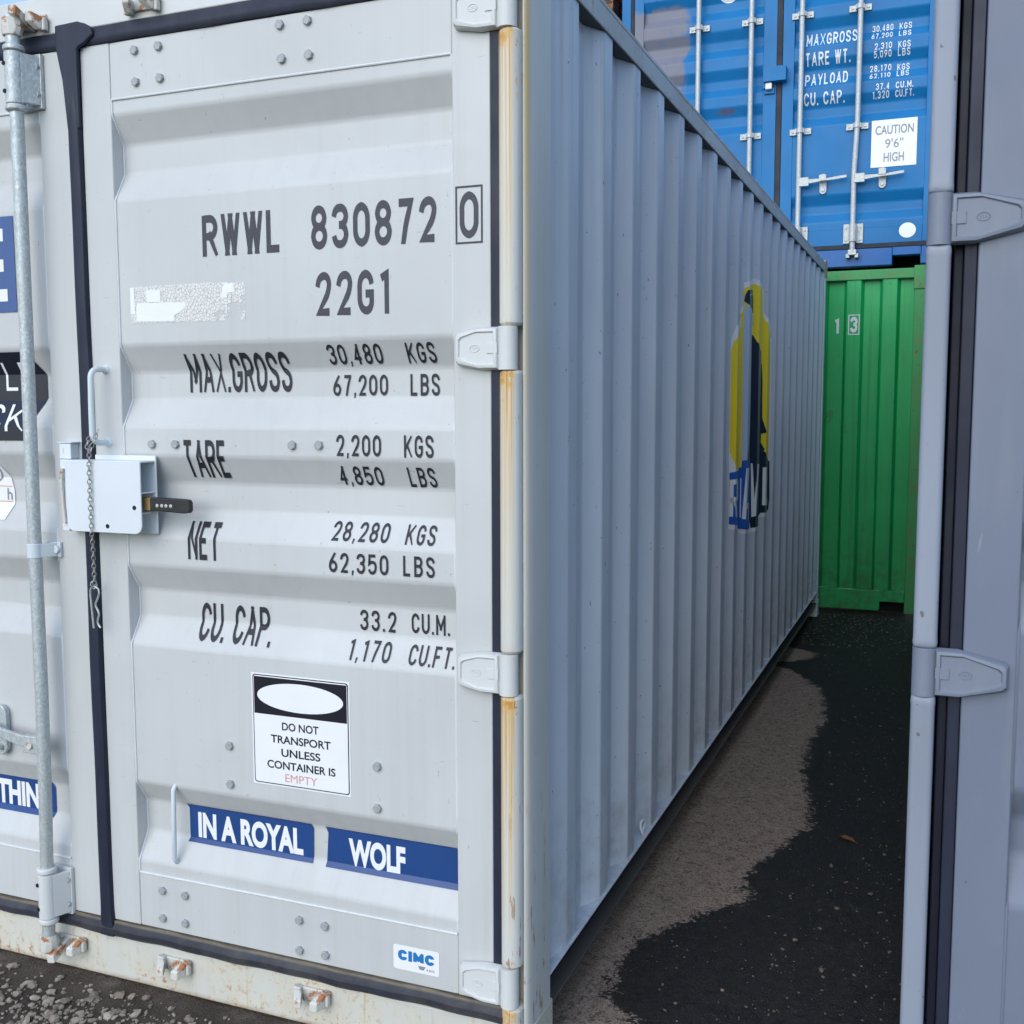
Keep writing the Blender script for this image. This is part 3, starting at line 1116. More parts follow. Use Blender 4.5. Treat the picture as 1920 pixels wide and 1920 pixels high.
# meeting seal: lip of rubber standing proud between the leaves, gently waving
rings = []
for k in range(61):
    z = .128 + (2.44 - .128) * k / 60
    wv = .0018 * sin(z * 5.1) + .0012 * sin(z * 13)
    ft = max(0, 1 - (z - .128) / .05) * .012
    xl, xr = -1.2505 + wv * .5 - ft * .4, -1.2070 + wv + ft
    rings.append([(xl, .01, z), (xl, -.004, z), (xl + .010, -.009 + wv - ft * .7, z), (xr - .016, -.013 + wv - ft * .6, z), (xr - .004, -.011 - ft * .5, z), (xr, -.003, z), (xr, .01, z)])
b.loft(rings, smooth=False)
cs = b.build("gasket", M['rubber'], grey, .002, 2)
# flap over the top joint
b = MB()
fl = [(-1.272, 2.506), (-1.20, 2.508), (-1.176, 2.500), (-1.158, 2.490), (-1.150, 2.470), (-1.178, 2.4520), (-1.196, 2.4460), (-1.2035, 2.4380), (-1.2045, 2.39), (-1.2075, 2.25), (-1.2485, 2.25), (-1.2535, 2.37), (-1.2640, 2.415), (-1.2720, 2.455)]
b.prism([(x, -.0165 + (.006 if z < 2.3 else 0), z) for x, z in fl], (0, .010, 0))
b.build("gasket_flap", M['rubber'], grey, .005, 3)


def hseal(name, xa, xb, z0, z1, mat, bulge):
    b_ = MB()
    h = z1 - z0
    sec = [(.02, z1), (-.003, z1 - .001), (-.4 * bulge, z1 - .24 * h), (-bulge, z1 - .46 * h), (-bulge, z0 + .24 * h), (-.55 * bulge, z0 + .05 * h), (.0, z0 + .001), (.02, z0)]
    n_ = 40
    rr = []
    for k in range(n_ + 1):
        x = xa + (xb - xa) * k / n_
        wob = .0012 * sin(x * 17) + .0009 * sin(x * 41)
        rr.append([(x, y_ + wob * .7, z + wob * (1 if 0 < q < 7 else 0)) for q, (y_, z) in enumerate(sec)])
    b_.loft(rr, smooth=True)
    return b_.build(name, mat, grey)


hseal("gasket", -1.2050, -.0715, 2.4500, 2.4930, M['rubber'], .008)
hseal("gasket", -2.373, -1.2515, 2.4500, 2.4930, M['rubber'], .008)
hseal("gasket", -1.2240, -.0600, .1260, .1690, M['rubber_low'], .016)
hseal("gasket", -2.373, -1.2245, .1260, .1690, M['rubber_low'], .016)
b = MB()
b.box(-.0890, -.0640, -.003, .03, .170, 2.449)
b.build("gasket", M['rubber'], grey, .003)

# corner post with its rounded hinge nose, sill, header, rails, walls
b = MB()
b.prism([(x, y, .119) for x, y in ((-.0165, .003), (-.0115, .0058), (-.0078, .0105), (-.0052, .019), (-.0032, .033), (-.0016, .056), (-.0005, .090), (0, .140), (-.0165, .140))], (0, 0, 2.373))
b.box(-.071, -.0165, .032, .120, .119, 2.492)
cut = .0475
zz = [.119] + [q for z in sorted(HZ) for q in (z - cut, z + cut)] + [2.492]
for z0_, z1_ in zip(zz[0::2], zz[1::2]):
    if z1_ - z0_ < .01:
        continue
    arc = [(-.0672, .033)]
    for k in range(15):
        a = pi + pi * k / 14
        arc.append((-.0428 + .0244 * cos(a), .0 + .0244 * sin(a)))
    arc += [(-.0178, .0075), (-.0178, .033)]
    ch = .006
    ctr = Vector((-.044, .006))
    rr = []
    for zq, sc in ((z0_, .80), (z0_ + ch, 1.0), (z1_ - ch, 1.0), (z1_, .80)):
        rr.append([(ctr.x + (x - ctr.x) * sc, ctr.y + (y - ctr.y) * sc, zq) for x, y in arc])
    b.loft(rr, smooth=True)
b.build("corner_post", M['post'], grey, .0025, 2)

b = MB()
b.box(-2.436, -.060, .0005, .12, .0015, .1235)
b.box(-.060, 0.0, -.0035, .16, -.004, .1185)
b.build("door_sill", M['sill'], grey, .006, 3)
b = MB()
b.box(-2.438, 0, .001, .10, 2.4935, 2.588)
b.build("door_header", M['cream'], grey, .004, 2)


def keeper_mb(flip=1):
    """cam keeper: base and two curled lugs"""
    b_ = MB()
    b_.box(-.044, .044, -.007, .001, -.006 * flip - .018, -.006 * flip + .018)
    for sx_ in (-1, 1):
        b_.loft([[(sx_ * .040 + a, y_, z_) for a, z_ in ((-.011, -.020), (.011, -.022), (.012, .014), (-.010, .016))] for y_ in (-.004, -.020)], smooth=False)
        b_.loft([[(sx_ * .034 + a - sx_ * k * .006, -.020 - k * .012, -flip * .006 * k + z_ * (1 - .15 * k)) for a, z_ in ((-.011, -.020), (.011, -.022), (.012, .012), (-.010, .014))] for k in (0, 1, 2)], smooth=False)
    return b_


for (x, z, fl_) in ((-1.000, .090, 1), (-.578, .094, 1), (-1.000, 2.522, -1)):
    keeper_mb(fl_).build("cam_keeper", M['keeper'], grey, .006, 3, loc=(x, 0, z))

# passage side wall
sw, SX, SD = corr_wall("side_wall", M['side'], grey, 'y', -.006, (.135, 5.955), .190, 2.5085, .352, first_bay=.27)


def sx_of(y): return -.006 - interp(y, SX, SD)


b = MB()
b.box(-.0055, 0, .140, 5.940, 2.509, 2.5645)
b.box(-.064, 0, .140, 5.940, 2.565, 2.577)
b.build("top_rail", M['rail'], grey, .004, 2)
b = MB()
b.box(-.058, -.0057, .140, 5.940, 2.5092, 2.5130)  # near-black strip: the shade under the rail put into colour
b.build("rail_shade_strip", M['under'], grey)
b = MB()
b.box(-.058, .001, .140, 5.940, .184, .190)
lr = b.build("rail_flange", M['side'], grey, .0015)
b = MB()
b.box(-.052, -.046, .140, 5.940, .100, .1838)
b.box(-.046, -.002, .140, 5.940, .100, .106)
b.build("bottom_rail", M['under'], grey, .0015)
for yy in (.46, .62, .79, .96, 1.16, 2.6, 2.9, 4.2):
    b = MB()
    for k, ln in ((0, .11),):
        e = []
        for q in range(16):
            a = 2 * pi * q / 16
            e.append((-.0455, yy + (ln / 2 - .018) * (1 if cos(a) > 0 else -1) + .018 * cos(a), .143 + .020 * sin(a)))
        b.prism(e, (.0012, 0, 0))
    b.build("rail_slot", M['hole'], grey)
b = MB()
ring_ = [(.0 - .012 + .004 * sin(a * 2), 1.040 + .020 * cos(a), .215 + .024 * sin(a)) for a in [2 * pi * k / 20 for k in range(20)]]
b.tube(ring_, .0042, 8, closed=True)
b.build("lashing_ring", M['handle'], grey)
corr_wall("side_wall", M['side'], grey, 'y', -2.432, (.135, 5.955), .190, 2.510, .352, sign=-1)
b = MB()
b.box(-2.438, -2.38, .140, 5.94, 2.509, 2.577)
b.build("top_rail", M['rail'], grey, .004)
b = MB()
b.box(-2.378, -.062, .10, 5.96, 2.545, 2.560)
b.build("roof", M['roof'], grey)
b = MB()
b.box(-2.438, 0, 5.942, 6.0, .119, 2.590)
b.box(-.16, 0.001, 5.93, 6.056, .0, .118)
b.box(-2.439, -2.28, 5.93, 6.056, .0, .118)
b.build("rear_frame", M['side'], grey, .004)
b = MB()
b.box(-.13, .0015, 5.925, 6.058, 2.475, 2.594)
b.build("corner_casting", M['rusty'], grey, .004)
b = MB()
b.box(-2.375, -.075, .055, .062, .128, 2.49)                          # dark behind the seals
b.build("door_backing", M['hole'], grey)
b = MB()
b.box(-2.438, -2.373, 0, .14, 0, 2.492)
b.build("corner_post", M['post'], grey, .004)
b = MB()
b.box(-2.37, -.07, .15, 5.93, .150, .178)
b.build("underfloor_and_shade_sheet", M['under'], grey)

# emblem decal on the passage side wall (y, z), draped over the corrugation
D = Decal()
D.poly([(2.482, 1.781), (2.484, 1.836), (2.512, 1.893), (2.591, 1.941), (2.769, 2.004), (2.766, 2.106), (2.832, 2.125), (3.040, 2.156), (3.141, 2.138), (3.327, 2.133), (3.328, 2.019), (3.356, 1.996), (3.427, 1.969), (3.611, 1.904), (3.616, 1.60), (3.614, 1.005), (3.601, .974), (3.332, .988), (3.135, .949), (3.048, .941), (2.865, .954), (2.772, .968), (2.753, .981), (2.484, 1.017)], 0)
D.poly([(2.485, 1.79), (2.501, 1.828), (2.579, 1.888), (2.763, 1.971), (2.769, 2.081), (2.835, 2.101), (3.045, 2.129), (3.122, 2.112), (3.321, 2.108), (3.324, 2.016), (3.34, 1.981), (3.408, 1.935), (3.604, 1.885), (3.604, 1.29), (3.338, 1.25), (2.755, 1.264), (2.535, 1.276), (2.486, 1.357)], 1, .0004)
D.poly([(2.774, 2.022), (2.787, 2.005), (3.039, 1.997), (3.043, 1.939), (2.862, 1.86), (2.872, 1.60), (2.862, 1.389), (2.82, 1.305), (2.768, 1.300), (2.769, 1.556), (2.767, 1.888)], 2, .0008)
D.poly([(2.768, 2.023), (2.774, 2.049), (2.79, 2.073), (2.837, 2.082), (3.039, 2.074), (3.041, 1.993), (2.847, 1.997), (2.796, 2.012)], 3, .0012)
D.poly([(2.802, 2.05), (2.839, 2.066), (2.84, 2.056)], 0, .0015)
D.poly([(2.872, 1.880), (3.044, 1.888), (3.067, 1.862), (3.126, 1.824), (3.323, 1.762), (3.331, 1.672), (3.332, 1.557), (3.334, 1.491), (3.372, 1.418), (3.328, 1.413), (3.327, 1.368), (3.360, 1.332), (3.345, 1.329), (3.424, 1.284), (3.612, 1.263), (3.618, 1.063), (3.610, 1.000), (3.332, 1.012), (3.300, .965), (3.050, .964), (3.0, 1.20), (2.830, 1.305), (2.852, 1.37), (2.874, 1.456), (2.872, 1.60), (2.868, 1.761)], 3, .0012)
D.poly([(2.486, 1.264), (2.57, 1.27), (2.769, 1.273), (2.773, 1.304), (3.038, 1.302), (3.042, .960), (2.772, .988), (2.595, 1.026), (2.487, 1.039)], 4, .0016)
for pl_ in ([(2.487, 1.233), (2.556, 1.235), (2.578, 1.222), (2.580, 1.145), (2.562, 1.132), (2.493, 1.130), (2.493, 1.155), (2.553, 1.157), (2.553, 1.212), (2.487, 1.210)],
            [(2.487, 1.2098), (2.512, 1.2098), (2.511, 1.072), (2.487, 1.072)], [(2.513, 1.137), (2.549, 1.136), (2.578, 1.062), (2.541, 1.066)],
            [(2.763, 1.224), (2.770, 1.223), (2.770, 1.040), (2.763, 1.044)], [(2.802, 1.268), (2.870, 1.266), (2.806, 1.031), (2.777, 1.035)],
            [(2.815, 1.106), (2.872, 1.103), (2.872, 1.076), (2.806, 1.078)], [(2.862, 1.10), (2.876, 1.098), (2.876, 1.02), (2.862, 1.021)],
            [(3.043, 1.279), (3.056, 1.277), (3.073, 1.107), (3.096, 1.273), (3.156, 1.269), (3.092, 1.021), (3.053, 1.017)],
            [(3.344, 1.243), (3.405, 1.242), (3.412, 1.080), (3.432, 1.078), (3.432, 1.042), (3.344, 1.050)]):
    D.poly(pl_, 0, .0020)
D.build("emblem_decal", [M['white'], M['yellow'], M['wolfgrey'], M['wolfnavy'], M['logoblue']], sw,
        lambda y, z, l: Vector((sx_of(y) + .0014 + l, y, z)), [y for y in SX if 2.3 < y < 3.8], 'x')

# --- left leaf: stickers
D = Decal()
D.poly([(-1.86, 1.802), (-1.4555, 1.804), (-1.4565, 2.054), (-1.86, 2.054)], 0)
D.poly([(-1.60, 1.832), (-1.567, 1.832), (-1.567, 2.023), (-1.60, 2.023)], 1, .0005)
for e0, e1, ex in ((1.990, 2.023, -1.4935), (1.911, 1.943, -1.4955), (1.833, 1.865, -1.4860)):
    D.poly([(-1.5668, e0), (ex, e0), (ex, e1), (-1.5668, e1)], 1, .0005)
D.build("blue_sticker", [M['navy2'], M['white']], ldoor, on_door(.0022), FOLDS)
D = Decal()
D.poly([(-1.90, 1.461), (-1.455, 1.463), (-1.436, 1.50), (-1.400, 1.578), (-1.400, 1.640), (-1.440, 1.699), (-1.90, 1.699)], 0)
D.text("LF", -1.545, -1.440, 1.597, 1.672, .12, .22, 1, .0005, 1.3)
D.text("CK", -1.600, -1.455, 1.488, 1.560, .12, .22, 1, .0005, 1.3)
D.build("black_sticker", [M['blackblue'], M['white']], ldoor, on_door(.0024), FOLDS)
D = Decal()
D.poly([(-1.585, 1.425), (-1.545, 1.365), (-1.533, 1.325), (-1.533, 1.285), (-1.548, 1.245), (-1.72, 1.245), (-1.76, 1.30), (-1.76, 1.37), (-1.72, 1.425)], 0)
D.text("h", -1.560, -1.541, 1.298, 1.330, .18, .2, 1, .0006, 1.0)
D.poly([(-1.66, 1.3345), (-1.541, 1.3345), (-1.541, 1.3365), (-1.66, 1.3365)], 2, .0006)
D.poly([(-1.66, 1.2925), (-1.541, 1.2925), (-1.541, 1.2945), (-1.66, 1.2945)], 2, .0006)
D.strokes([[tuple((p.x, p.y) for p in q) for q in stroke_quads([Vector((-1.610 + .040 * cos(a), 1.375 + .030 * sin(a))) for a in [radians(-60 + 10 * k) for k in range(16)]], False, .006)]], 1, .0006)
D.build("octagon_sticker", [M['white'], M['greyink'], M['orange']], ldoor, on_door(.0024), FOLDS)
D = Decal()
D.poly([(-1.86, .408), (-1.442, .408), (-1.434, .424), (-1.434, .494), (-1.444, .508), (-1.86, .508)], 0)
D.strokes(font_strokes("THIN", -1.652, -1.495, .424, .496, .045), 1, .0005)
D.build("slogan_strip", [M['navy'], M['white']], ldoor, on_door(.0024), FOLDS)


# --- locking bar of the left leaf with its brackets, cams and handle
def locking_bar(parent, path, rad, mat, name="locking_bar"):
    b_ = MB()
    P = [Vector(p) for p in path]
    pts = []
    for i in range(len(P) - 1):
        for k in range(6):
            pts.append(P[i].lerp(P[i + 1], k / 6))
    pts.append(P[-1])
    b_.tube(pts, rad, 20)
    return b_.build(name, mat, parent)


bar = locking_bar(grey, [(-1.374, -.052, 2.53), (-1.370, -.052, 2.296), (-1.371, -.052, 1.79), (-1.3755, -.052, 1.222), (-1.373, -.054, .792), (-1.377, -.054, .498), (-1.388, -.052, .196), (-1.389, -.052, .075)], .0172, M['galv'])
for zc, hh, xx, dz in ((2.378, .064, -1.371, 0), (.230, .062, -1.3855, 0)):
    b = MB()
    b.cyl((xx, -.052, zc - hh), (xx, -.052, zc + hh), .0242, 24)
    b.tube([(xx, -.052, zc + hh), (xx, -.052, zc + hh + .004), (xx, -.052, zc + hh + .014), (xx, -.052, zc + hh + .018)], [.0225, .0262, .0262, .021], 24)
    b.tube([(xx, -.052, zc - hh - .018), (xx, -.052, zc - hh - .014), (xx, -.052, zc - hh - .004), (xx, -.052, zc - hh)], [.021, .0262, .0262, .0225], 24)
    # web from the sleeve back to the foot, then the foot plate itself
    b.prism([(xx + .012, -.062, zc - hh + .003), (xx + .030, -.012, zc - hh + .003), (xx + .044, -.012, zc - hh + .003), (xx + .024, -.056, zc - hh + .003)], (0, 0, 2 * hh - .006))
    b.box(xx - .040, xx + .046, -.013, -.0008, zc - hh - .004, zc + hh + .004)
    k_ = b.build("bar_bracket", M['galv'] if zc > 1 else M['cream'], bar, .003, 2)
    for q in (-.034, .034):
        b = MB()
        hx = [(xx + .034 + .0115 * cos(a * pi / 3), -.013, zc + q + .0115 * sin(a * pi / 3)) for a in range(6)]
        b.prism(hx, (0, -.009, 0))
        b.build("bracket_bolt", M['bolt'], bar, .001)
        b = MB()
        b.cyl((xx - .012, -.0735, zc + q), (xx - .0125, -.0765, zc + q), .0055, 12)
        b.build("grease_hole", M['hole'], bar)
b = MB()
zc, xx = 1.176, -1.3757
b.cyl((xx, -.052, zc - .019), (xx, -.052, zc + .019), .0200, 24)
b.box(xx - .006, xx + .045, -.010, -.0008, zc - .021, zc + .019)
b.prism([(xx + .014, -.058, zc - .0185), (xx + .024, -.010, zc - .0185), (xx + .036, -.010, zc - .0185), (xx + .020, -.052, zc - .0185)], (0, 0, .036))
hx = [(xx + .035 + .0115 * cos(a * pi / 3), -.010, zc + .0115 * sin(a * pi / 3)) for a in range(6)]
b.prism(hx, (0, -.009, 0))
b.build("bar_bracket", M['handle'], bar, .002, 2)
# cams at both ends
for zc, s_, xx in ((2.515, 1, -1.374), (.082, -1, -1.389)):
    b = MB()
    b.loft([[(xx + .024 * cos(2 * pi * k / 10), -.052 + .022 * sin(2 * pi * k / 10), zc - s_ * .034) for k in range(10)],
            [(xx + .030 * cos(2 * pi * k / 10), -.050 + .024 * sin(2 * pi * k / 10), zc - s_ * .016) for k in range(10)],
            [(xx + .026 * cos(2 * pi * k / 10) - .004, -.044 + .030 * sin(2 * pi * k / 10), zc + s_ * .010) for k in range(10)]], smooth=False)
    b.loft([[(xx + q, y_, zc + s_ * dz) for q, dz in ((-.034, -.014), (-.010, -.018), (-.008, .024), (-.030, .020))] for y_ in (-.056, -.014)], smooth=False)
    b.loft([[(xx + q, y_, zc + s_ * (dz + sl)) for q, dz in ((.006, -.006), (.030, -.010), (.034, .012), (.008, .016))] for y_, sl in ((-.070, .022), (-.030, .004), (-.004, -.004))], smooth=False)
    b.build("cam_end", M['keeper'] if s_ > 0 else M['keeper'], bar, .003, 2)
for z, s_ in ((2.520, -1), (.086, 1)):
    keeper_mb(s_).build("cam_keeper", M['keeper'], grey, .006, 3, loc=(-1.352, 0, z))
# operating handle
b = MB()
xx, zc = -1.374, .648
b.box(xx - .068, xx - .014, -.062, -.042, zc - .024, zc + .024)
hp = [(xx - .062, -.052, zc + .004), (xx - .12, -.050, zc + .012), (xx - .20, -.040, zc + .024), (xx - .34, -.034, zc + .020), (xx - .46, -.034, zc + .016)]
hr = []
for (x, y, z), hh in zip(hp, (.016, .015, .010, .011, .010)):
    hr.append([(x, y - .006, z - hh), (x, y + .006, z - hh), (x, y + .006, z + hh), (x, y - .006, z + hh)])
b.loft(hr, smooth=False)
b.build("bar_handle", M['galv'], bar, .003, 2)
b = MB()
b.cyl((xx - .040, -.0625, zc), (xx - .040, -.069, zc), .010, 14)
b.build("handle_rivet", M['keeper'], bar)
b = MB()
ov = []
for k in range(24):
    a = 2 * pi * k / 24
    ov.append((-1.572 + .022 * cos(a), .002, .660 + (.046 if sin(a) > 0 else -.046) + .022 * sin(a)))
b.prism(ov, (0, -.014, 0))
b.tube([(p[0], -.014, p[2]) for p in ov], .004, 6, closed=True)
b.cyl((-1.572, -.012, .612), (-1.572, -.026, .612), .009, 12)
b.build("handle_catch", M['galv'], ldoor, .002, 2)

# =====================================================================================================================
# padlock, chain
# =====================================================================================================================
lock = empty("padlock", (-1.00, -.035, 1.309))
tag(lock, "long black padlock with four silver rivets, sticking out of the white lock box", "padlock")
b = MB()
b.box(-.042, .001, -.0085, .0085, -.0150, .0165)
b.build("brass_block", M['brass'], lock, .0015)
b = MB()
rr = []
for k, (x, zl, zh) in enumerate(((.000, -.0155, .0175), (.060, -.0175, .0165), (.100, -.0195, .0155), (.114, -.0185, .0140), (.121, -.0125, .0085))):
    w = .0105 if k < 3 else (.0095 if k == 3 else .0065)
    rr.append([(x, -w, zl), (x, w, zl), (x, w, zh), (x, -w, zh)])
b.loft(rr, smooth=False)
b.build("lock_body", M['lockblack'], lock, .003, 3)
for x in (.024, .0385, .0515, .0655):
    b = MB()
    b.tube([(x, -.0100, -.002), (x, -.0112, -.002), (x, -.0115, -.002)], [.0046, .0045, .0036], 14)
    b.build("rivet", M['rivet'], lock)

chn = empty("chain", (-1.163, -.055, 1.470))
tag(chn, "thin grey chain with an R clip at its end, hanging from the door's grab handle", "chain")
b = MB()


def link(b_, c, tdir, twist, L=.0150, w=.0050, rw=.00135):
    t_ = Vector(tdir).normalized()
    a_ = Vector((1, 0, 0)) if abs(t_.x) < .8 else Vector((0, 1, 0))
    s_ = (a_ - t_ * a_.dot(t_)).normalized()
    n_ = t_.cross(s_)
    d_ = s_ * cos(twist) + n_ * sin(twist)
    pts = []
    for k in range(12):
        a = 2 * pi * k / 12
        pts.append(Vector(c) + t_ * (L / 2 * cos(a)) + d_ * (w * sin(a) * (1 if cos(a) > -.2 else .75)))
    b_.tube(pts, rw, 5, closed=True)


def chain_path(pts, step):
    P = [Vector(p) for p in pts]
    out_ = []
    carry = 0.0
    for i in range(len(P) - 1):
        d = P[i + 1] - P[i]
        L = d.length
        s_ = carry
        while s_ < L:
            out_.append((P[i] + d * (s_ / L), d.normalized()))
            s_ += step
        carry = s_ - L
    return out_


base = Vector(chn.location)
pts = [(-1.158, -.062, 1.462), (-1.149, -.056, 1.482), (-1.158, -.042, 1.474), (-1.168, -.044, 1.462)]
k = 0
for c, d in chain_path([(-1.148, -.054, 1.490), (-1.153, -.064, 1.466), (-1.162, -.069, 1.438)], .0125):
    link(b, c - base, d, pi / 2 * (k % 2) + .5)
    k += 1
for c, d in chain_path([(-1.172, -.060, 1.472), (-1.172, -.068, 1.455), (-1.163, -.070, 1.438), (-1.165, -.0705, 1.40), (-1.1655, -.0705, 1.32), (-1.166, -.0695, 1.235), (-1.176, -.056, 1.190), (-1.186, -.045, 1.13), (-1.191, -.040, 1.090)], .0112):
    link(b, c - base, d, pi / 2 * (k % 2) + .55)
    k += 1
b.build("chain_links", M['chain'], chn)
b = MB()
cx, cy, cz = -1.193, -.036, 1.082
clip = [(cx - .010, cy, .978), (cx - .014, cy, 1.03), (cx - .017, cy, 1.066), (cx - .016, cy, 1.080), (cx - .008, cy, 1.088), (cx + .002, cy, 1.089), (cx + .011, cy, 1.082), (cx + .0125, cy, 1.072), (cx + .007, cy, 1.058), (cx - .001, cy, 1.044), (cx - .0005, cy, 1.037), (cx + .0075, cy, 1.024), (cx + .0095, cy, 1.015), (cx + .005, cy, 1.003), (cx + .0035, cy, .996), (cx + .006, cy, .989), (cx + .013, cy, .981)]
b.tube([Vector(p) - base for p in clip], .0026, 8)
link(b, Vector((cx - .002, cy - .002, 1.093)) - base, (0, 0, 1), .6, .020, .008, .0016)
b.build("r_clip", M['clip'], chn)

# =====================================================================================================================
# SLATE CONTAINER (right edge). Root at its front left bottom corner; doors face the same way as the grey one's
# =====================================================================================================================
SXO = .796
slate = empty("shipping_container", (SXO, 0, 0))
tag(slate, "slate grey container at the photo's right edge, showing hinges and a dark door seal", "shipping container", GRP)
NW, KR = .044, .0222
SH = [2.75, 1.893, 1.041, .19]
ROWS_S = [(2.55, 2.49, 2.41, 2.33), (1.98, 1.92, 1.84, 1.76), (1.66, 1.60, 1.52, 1.44), (1.34, 1.28, 1.21, 1.13), (.822, .758, .684, .592)]
b = MB()
cut = .0465
zz = [.119] + [q for z in sorted(SH) for q in (z - cut, z + cut)] + [2.80]
for z0_, z1_ in zip(zz[0::2], zz[1::2]):
    arc = [(.0005, .05)]
    for cx_, a0_ in ((.010, pi), (NW - .010, 1.5 * pi)):
        for k in range(6):
            a = a0_ + pi / 2 * k / 5
            arc.append((cx_ + .0098 * cos(a), -.0125 + .0098 * sin(a)))
    arc.append((NW, .05))
    c_ = Vector((NW / 2, .01))
    rr = []
    for zq, sc in ((z0_, .86), (z0_ + .004, .99), (z0_ + .012, 1.04), (z0_ + .02, 1.0), (z1_ - .02, 1.0), (z1_ - .012, 1.04), (z1_ - .004, .99), (z1_, .86)):
        rr.append([(c_.x + (x - c_.x) * sc, c_.y + (y - c_.y) * sc, zq) for x, y in arc])
    b.loft(rr, smooth=True)
b.box(.006, NW, .045, .14, .119, 2.80)
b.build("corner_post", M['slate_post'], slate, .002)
b = MB()
b.box(.006, 2.436, .002, .12, .002, .124)
b.build("door_sill", M['slate_post'], slate, .006)
b = MB()
b.box(.0, 2.438, .001, .12, 2.80, 2.896)
b.build("door_header", M['slate_post'], slate, .006)
b = MB()
b.box(.048, .066, .034, .06, .126, 2.798)
b.box(.066, .0895, .006, .05, .126, 2.798)
b.build("gasket", M['rubber'], slate, .003)
PZs, PYs = profile(ROWS_S, .004, .0417, .1, 2.9)


def pys(z): return interp(z, PZs, PYs)


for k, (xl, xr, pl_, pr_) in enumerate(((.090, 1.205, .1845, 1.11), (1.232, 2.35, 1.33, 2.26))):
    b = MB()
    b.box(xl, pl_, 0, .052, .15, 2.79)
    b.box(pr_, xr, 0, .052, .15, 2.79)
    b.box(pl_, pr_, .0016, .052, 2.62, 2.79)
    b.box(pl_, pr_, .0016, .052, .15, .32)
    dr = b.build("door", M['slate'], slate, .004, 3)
    zs = [2.62] + sorted([z for rw in ROWS_S for z in rw], reverse=True) + [.32]
    p_ = MB()
    n_ = len(zs)
    p_.poly([(pl_, pys(z), z) for z in zs] + [(pr_, pys(z), z) for z in zs], [(i, n_ + i, n_ + i + 1, i + 1) for i in range(n_ - 1)])
    p_.build("pressed_panel", M['slate'], dr, .011, 4, angle=12)
    w = MB()
    w.tube([(pl_ + .001, pys(z) - .001, z) for z in zs], .0026, 6)
    w.build("weld_bead", M['slate'], dr)
    if k == 0:
        hg = hinge_mb(-1, .148, KR, .0205).build("hinge", M['slate_hinge'], dr, .002, 2, loc=(NW / 2, -.004, SH[0]))
        for z in SH[1:]:
            copy_part(hg, dr, (NW / 2, -.004, z))
corr_wall("side_wall", M['slate_side_bounce'], slate, 'y', .008, (.135, 5.955), .170, 2.83, .30, sign=-1)
b = MB()
b.box(.0, .06, .14, 5.94, 2.83, 2.89)
b.build("top_rail", M['slate_post'], slate, .004)
b = MB()
b.box(.0, .06, .14, 5.94, .03, .17)
b.build("bottom_rail", M['slate_post'], slate, .004)
b = MB()
b.box(.06, 2.438, .10, 6.05, 2.85, 2.87)
b.build("roof", M['slate'], slate)
b = MB()
b.box(2.40, 2.438, .14, 6.05, .13, 2.85)
b.build("side_wall", M['slate'], slate)
b = MB()
b.box(0, 2.438, 5.96, 6.05, .0, 2.85)
b.build("rear_wall", M['slate'], slate)
b = MB()
b.box(.06, 2.36, .058, .064, .13, 2.79)
b.build("door_backing", M['hole'], slate)

# =====================================================================================================================
# GREEN CONTAINER (end of the passage) and BLUE CONTAINER stacked on it. Fronts in y = 6.30
# =====================================================================================================================
YB = 6.30
XR = .806
XL = XR - 2.438
green = empty("shipping_container", (0, YB, 0))
tag(green, "green container with a white 1 and boxed 3 at the end of the passage", "shipping container", GRP)
b = MB()
gx = [(-1.485, 1), (-1.35, 0)]
edges = [-.024, .111, .232, .364, .483]
X, Dp = [XL + .10], [.05]
x = -1.60
per = .2535
e0 = .111 - per * 6
while e0 < .60:
    for q, d in ((e0 - .010, .05), (e0 + .010, .010), (e0 + .121 - .010, .010), (e0 + .121 + .010, .05)):
        if XL + .12 < q < .585:
            X.append(q)
            Dp.append(d)
    e0 += per
X.append(.592)
Dp.append(.05)
n_ = len(X)
b.poly([(x, d, .165) for x, d in zip(X, Dp)] + [(x, d, 2.482) for x, d in zip(X, Dp)], [(i, i + 1, n_ + i + 1, n_ + i) for i in range(n_ - 1)])
gw = b.build("end_wall", M['green'], green, .005, 2, angle=12)
gpl = lambda x, z, l: Vector((x, interp(x, X, Dp) - .002 - l, z))
D = Decal()
D.text("1", .030, .072, 2.098, 2.212, .22, .2)
D.build("number_lettering", [M['whiteink']], gw, gpl, [q for q in X if 0 < q < .3], 'x')
D = Decal()
D.text("3", .150, .202, 2.100, 2.214, .22, .2)
D.outline(.139, .213, 2.086, 2.228, .007)
D.build("boxed_number", [M['whiteink']], gw, gpl, [q for q in X if 0 < q < .3], 'x')
b = MB()
b.box(XL + .1, .592, .0, .06, 2.4835, 2.556)
b.build("top_rail", M['green_edge'], green, .006, 3)
b = MB()
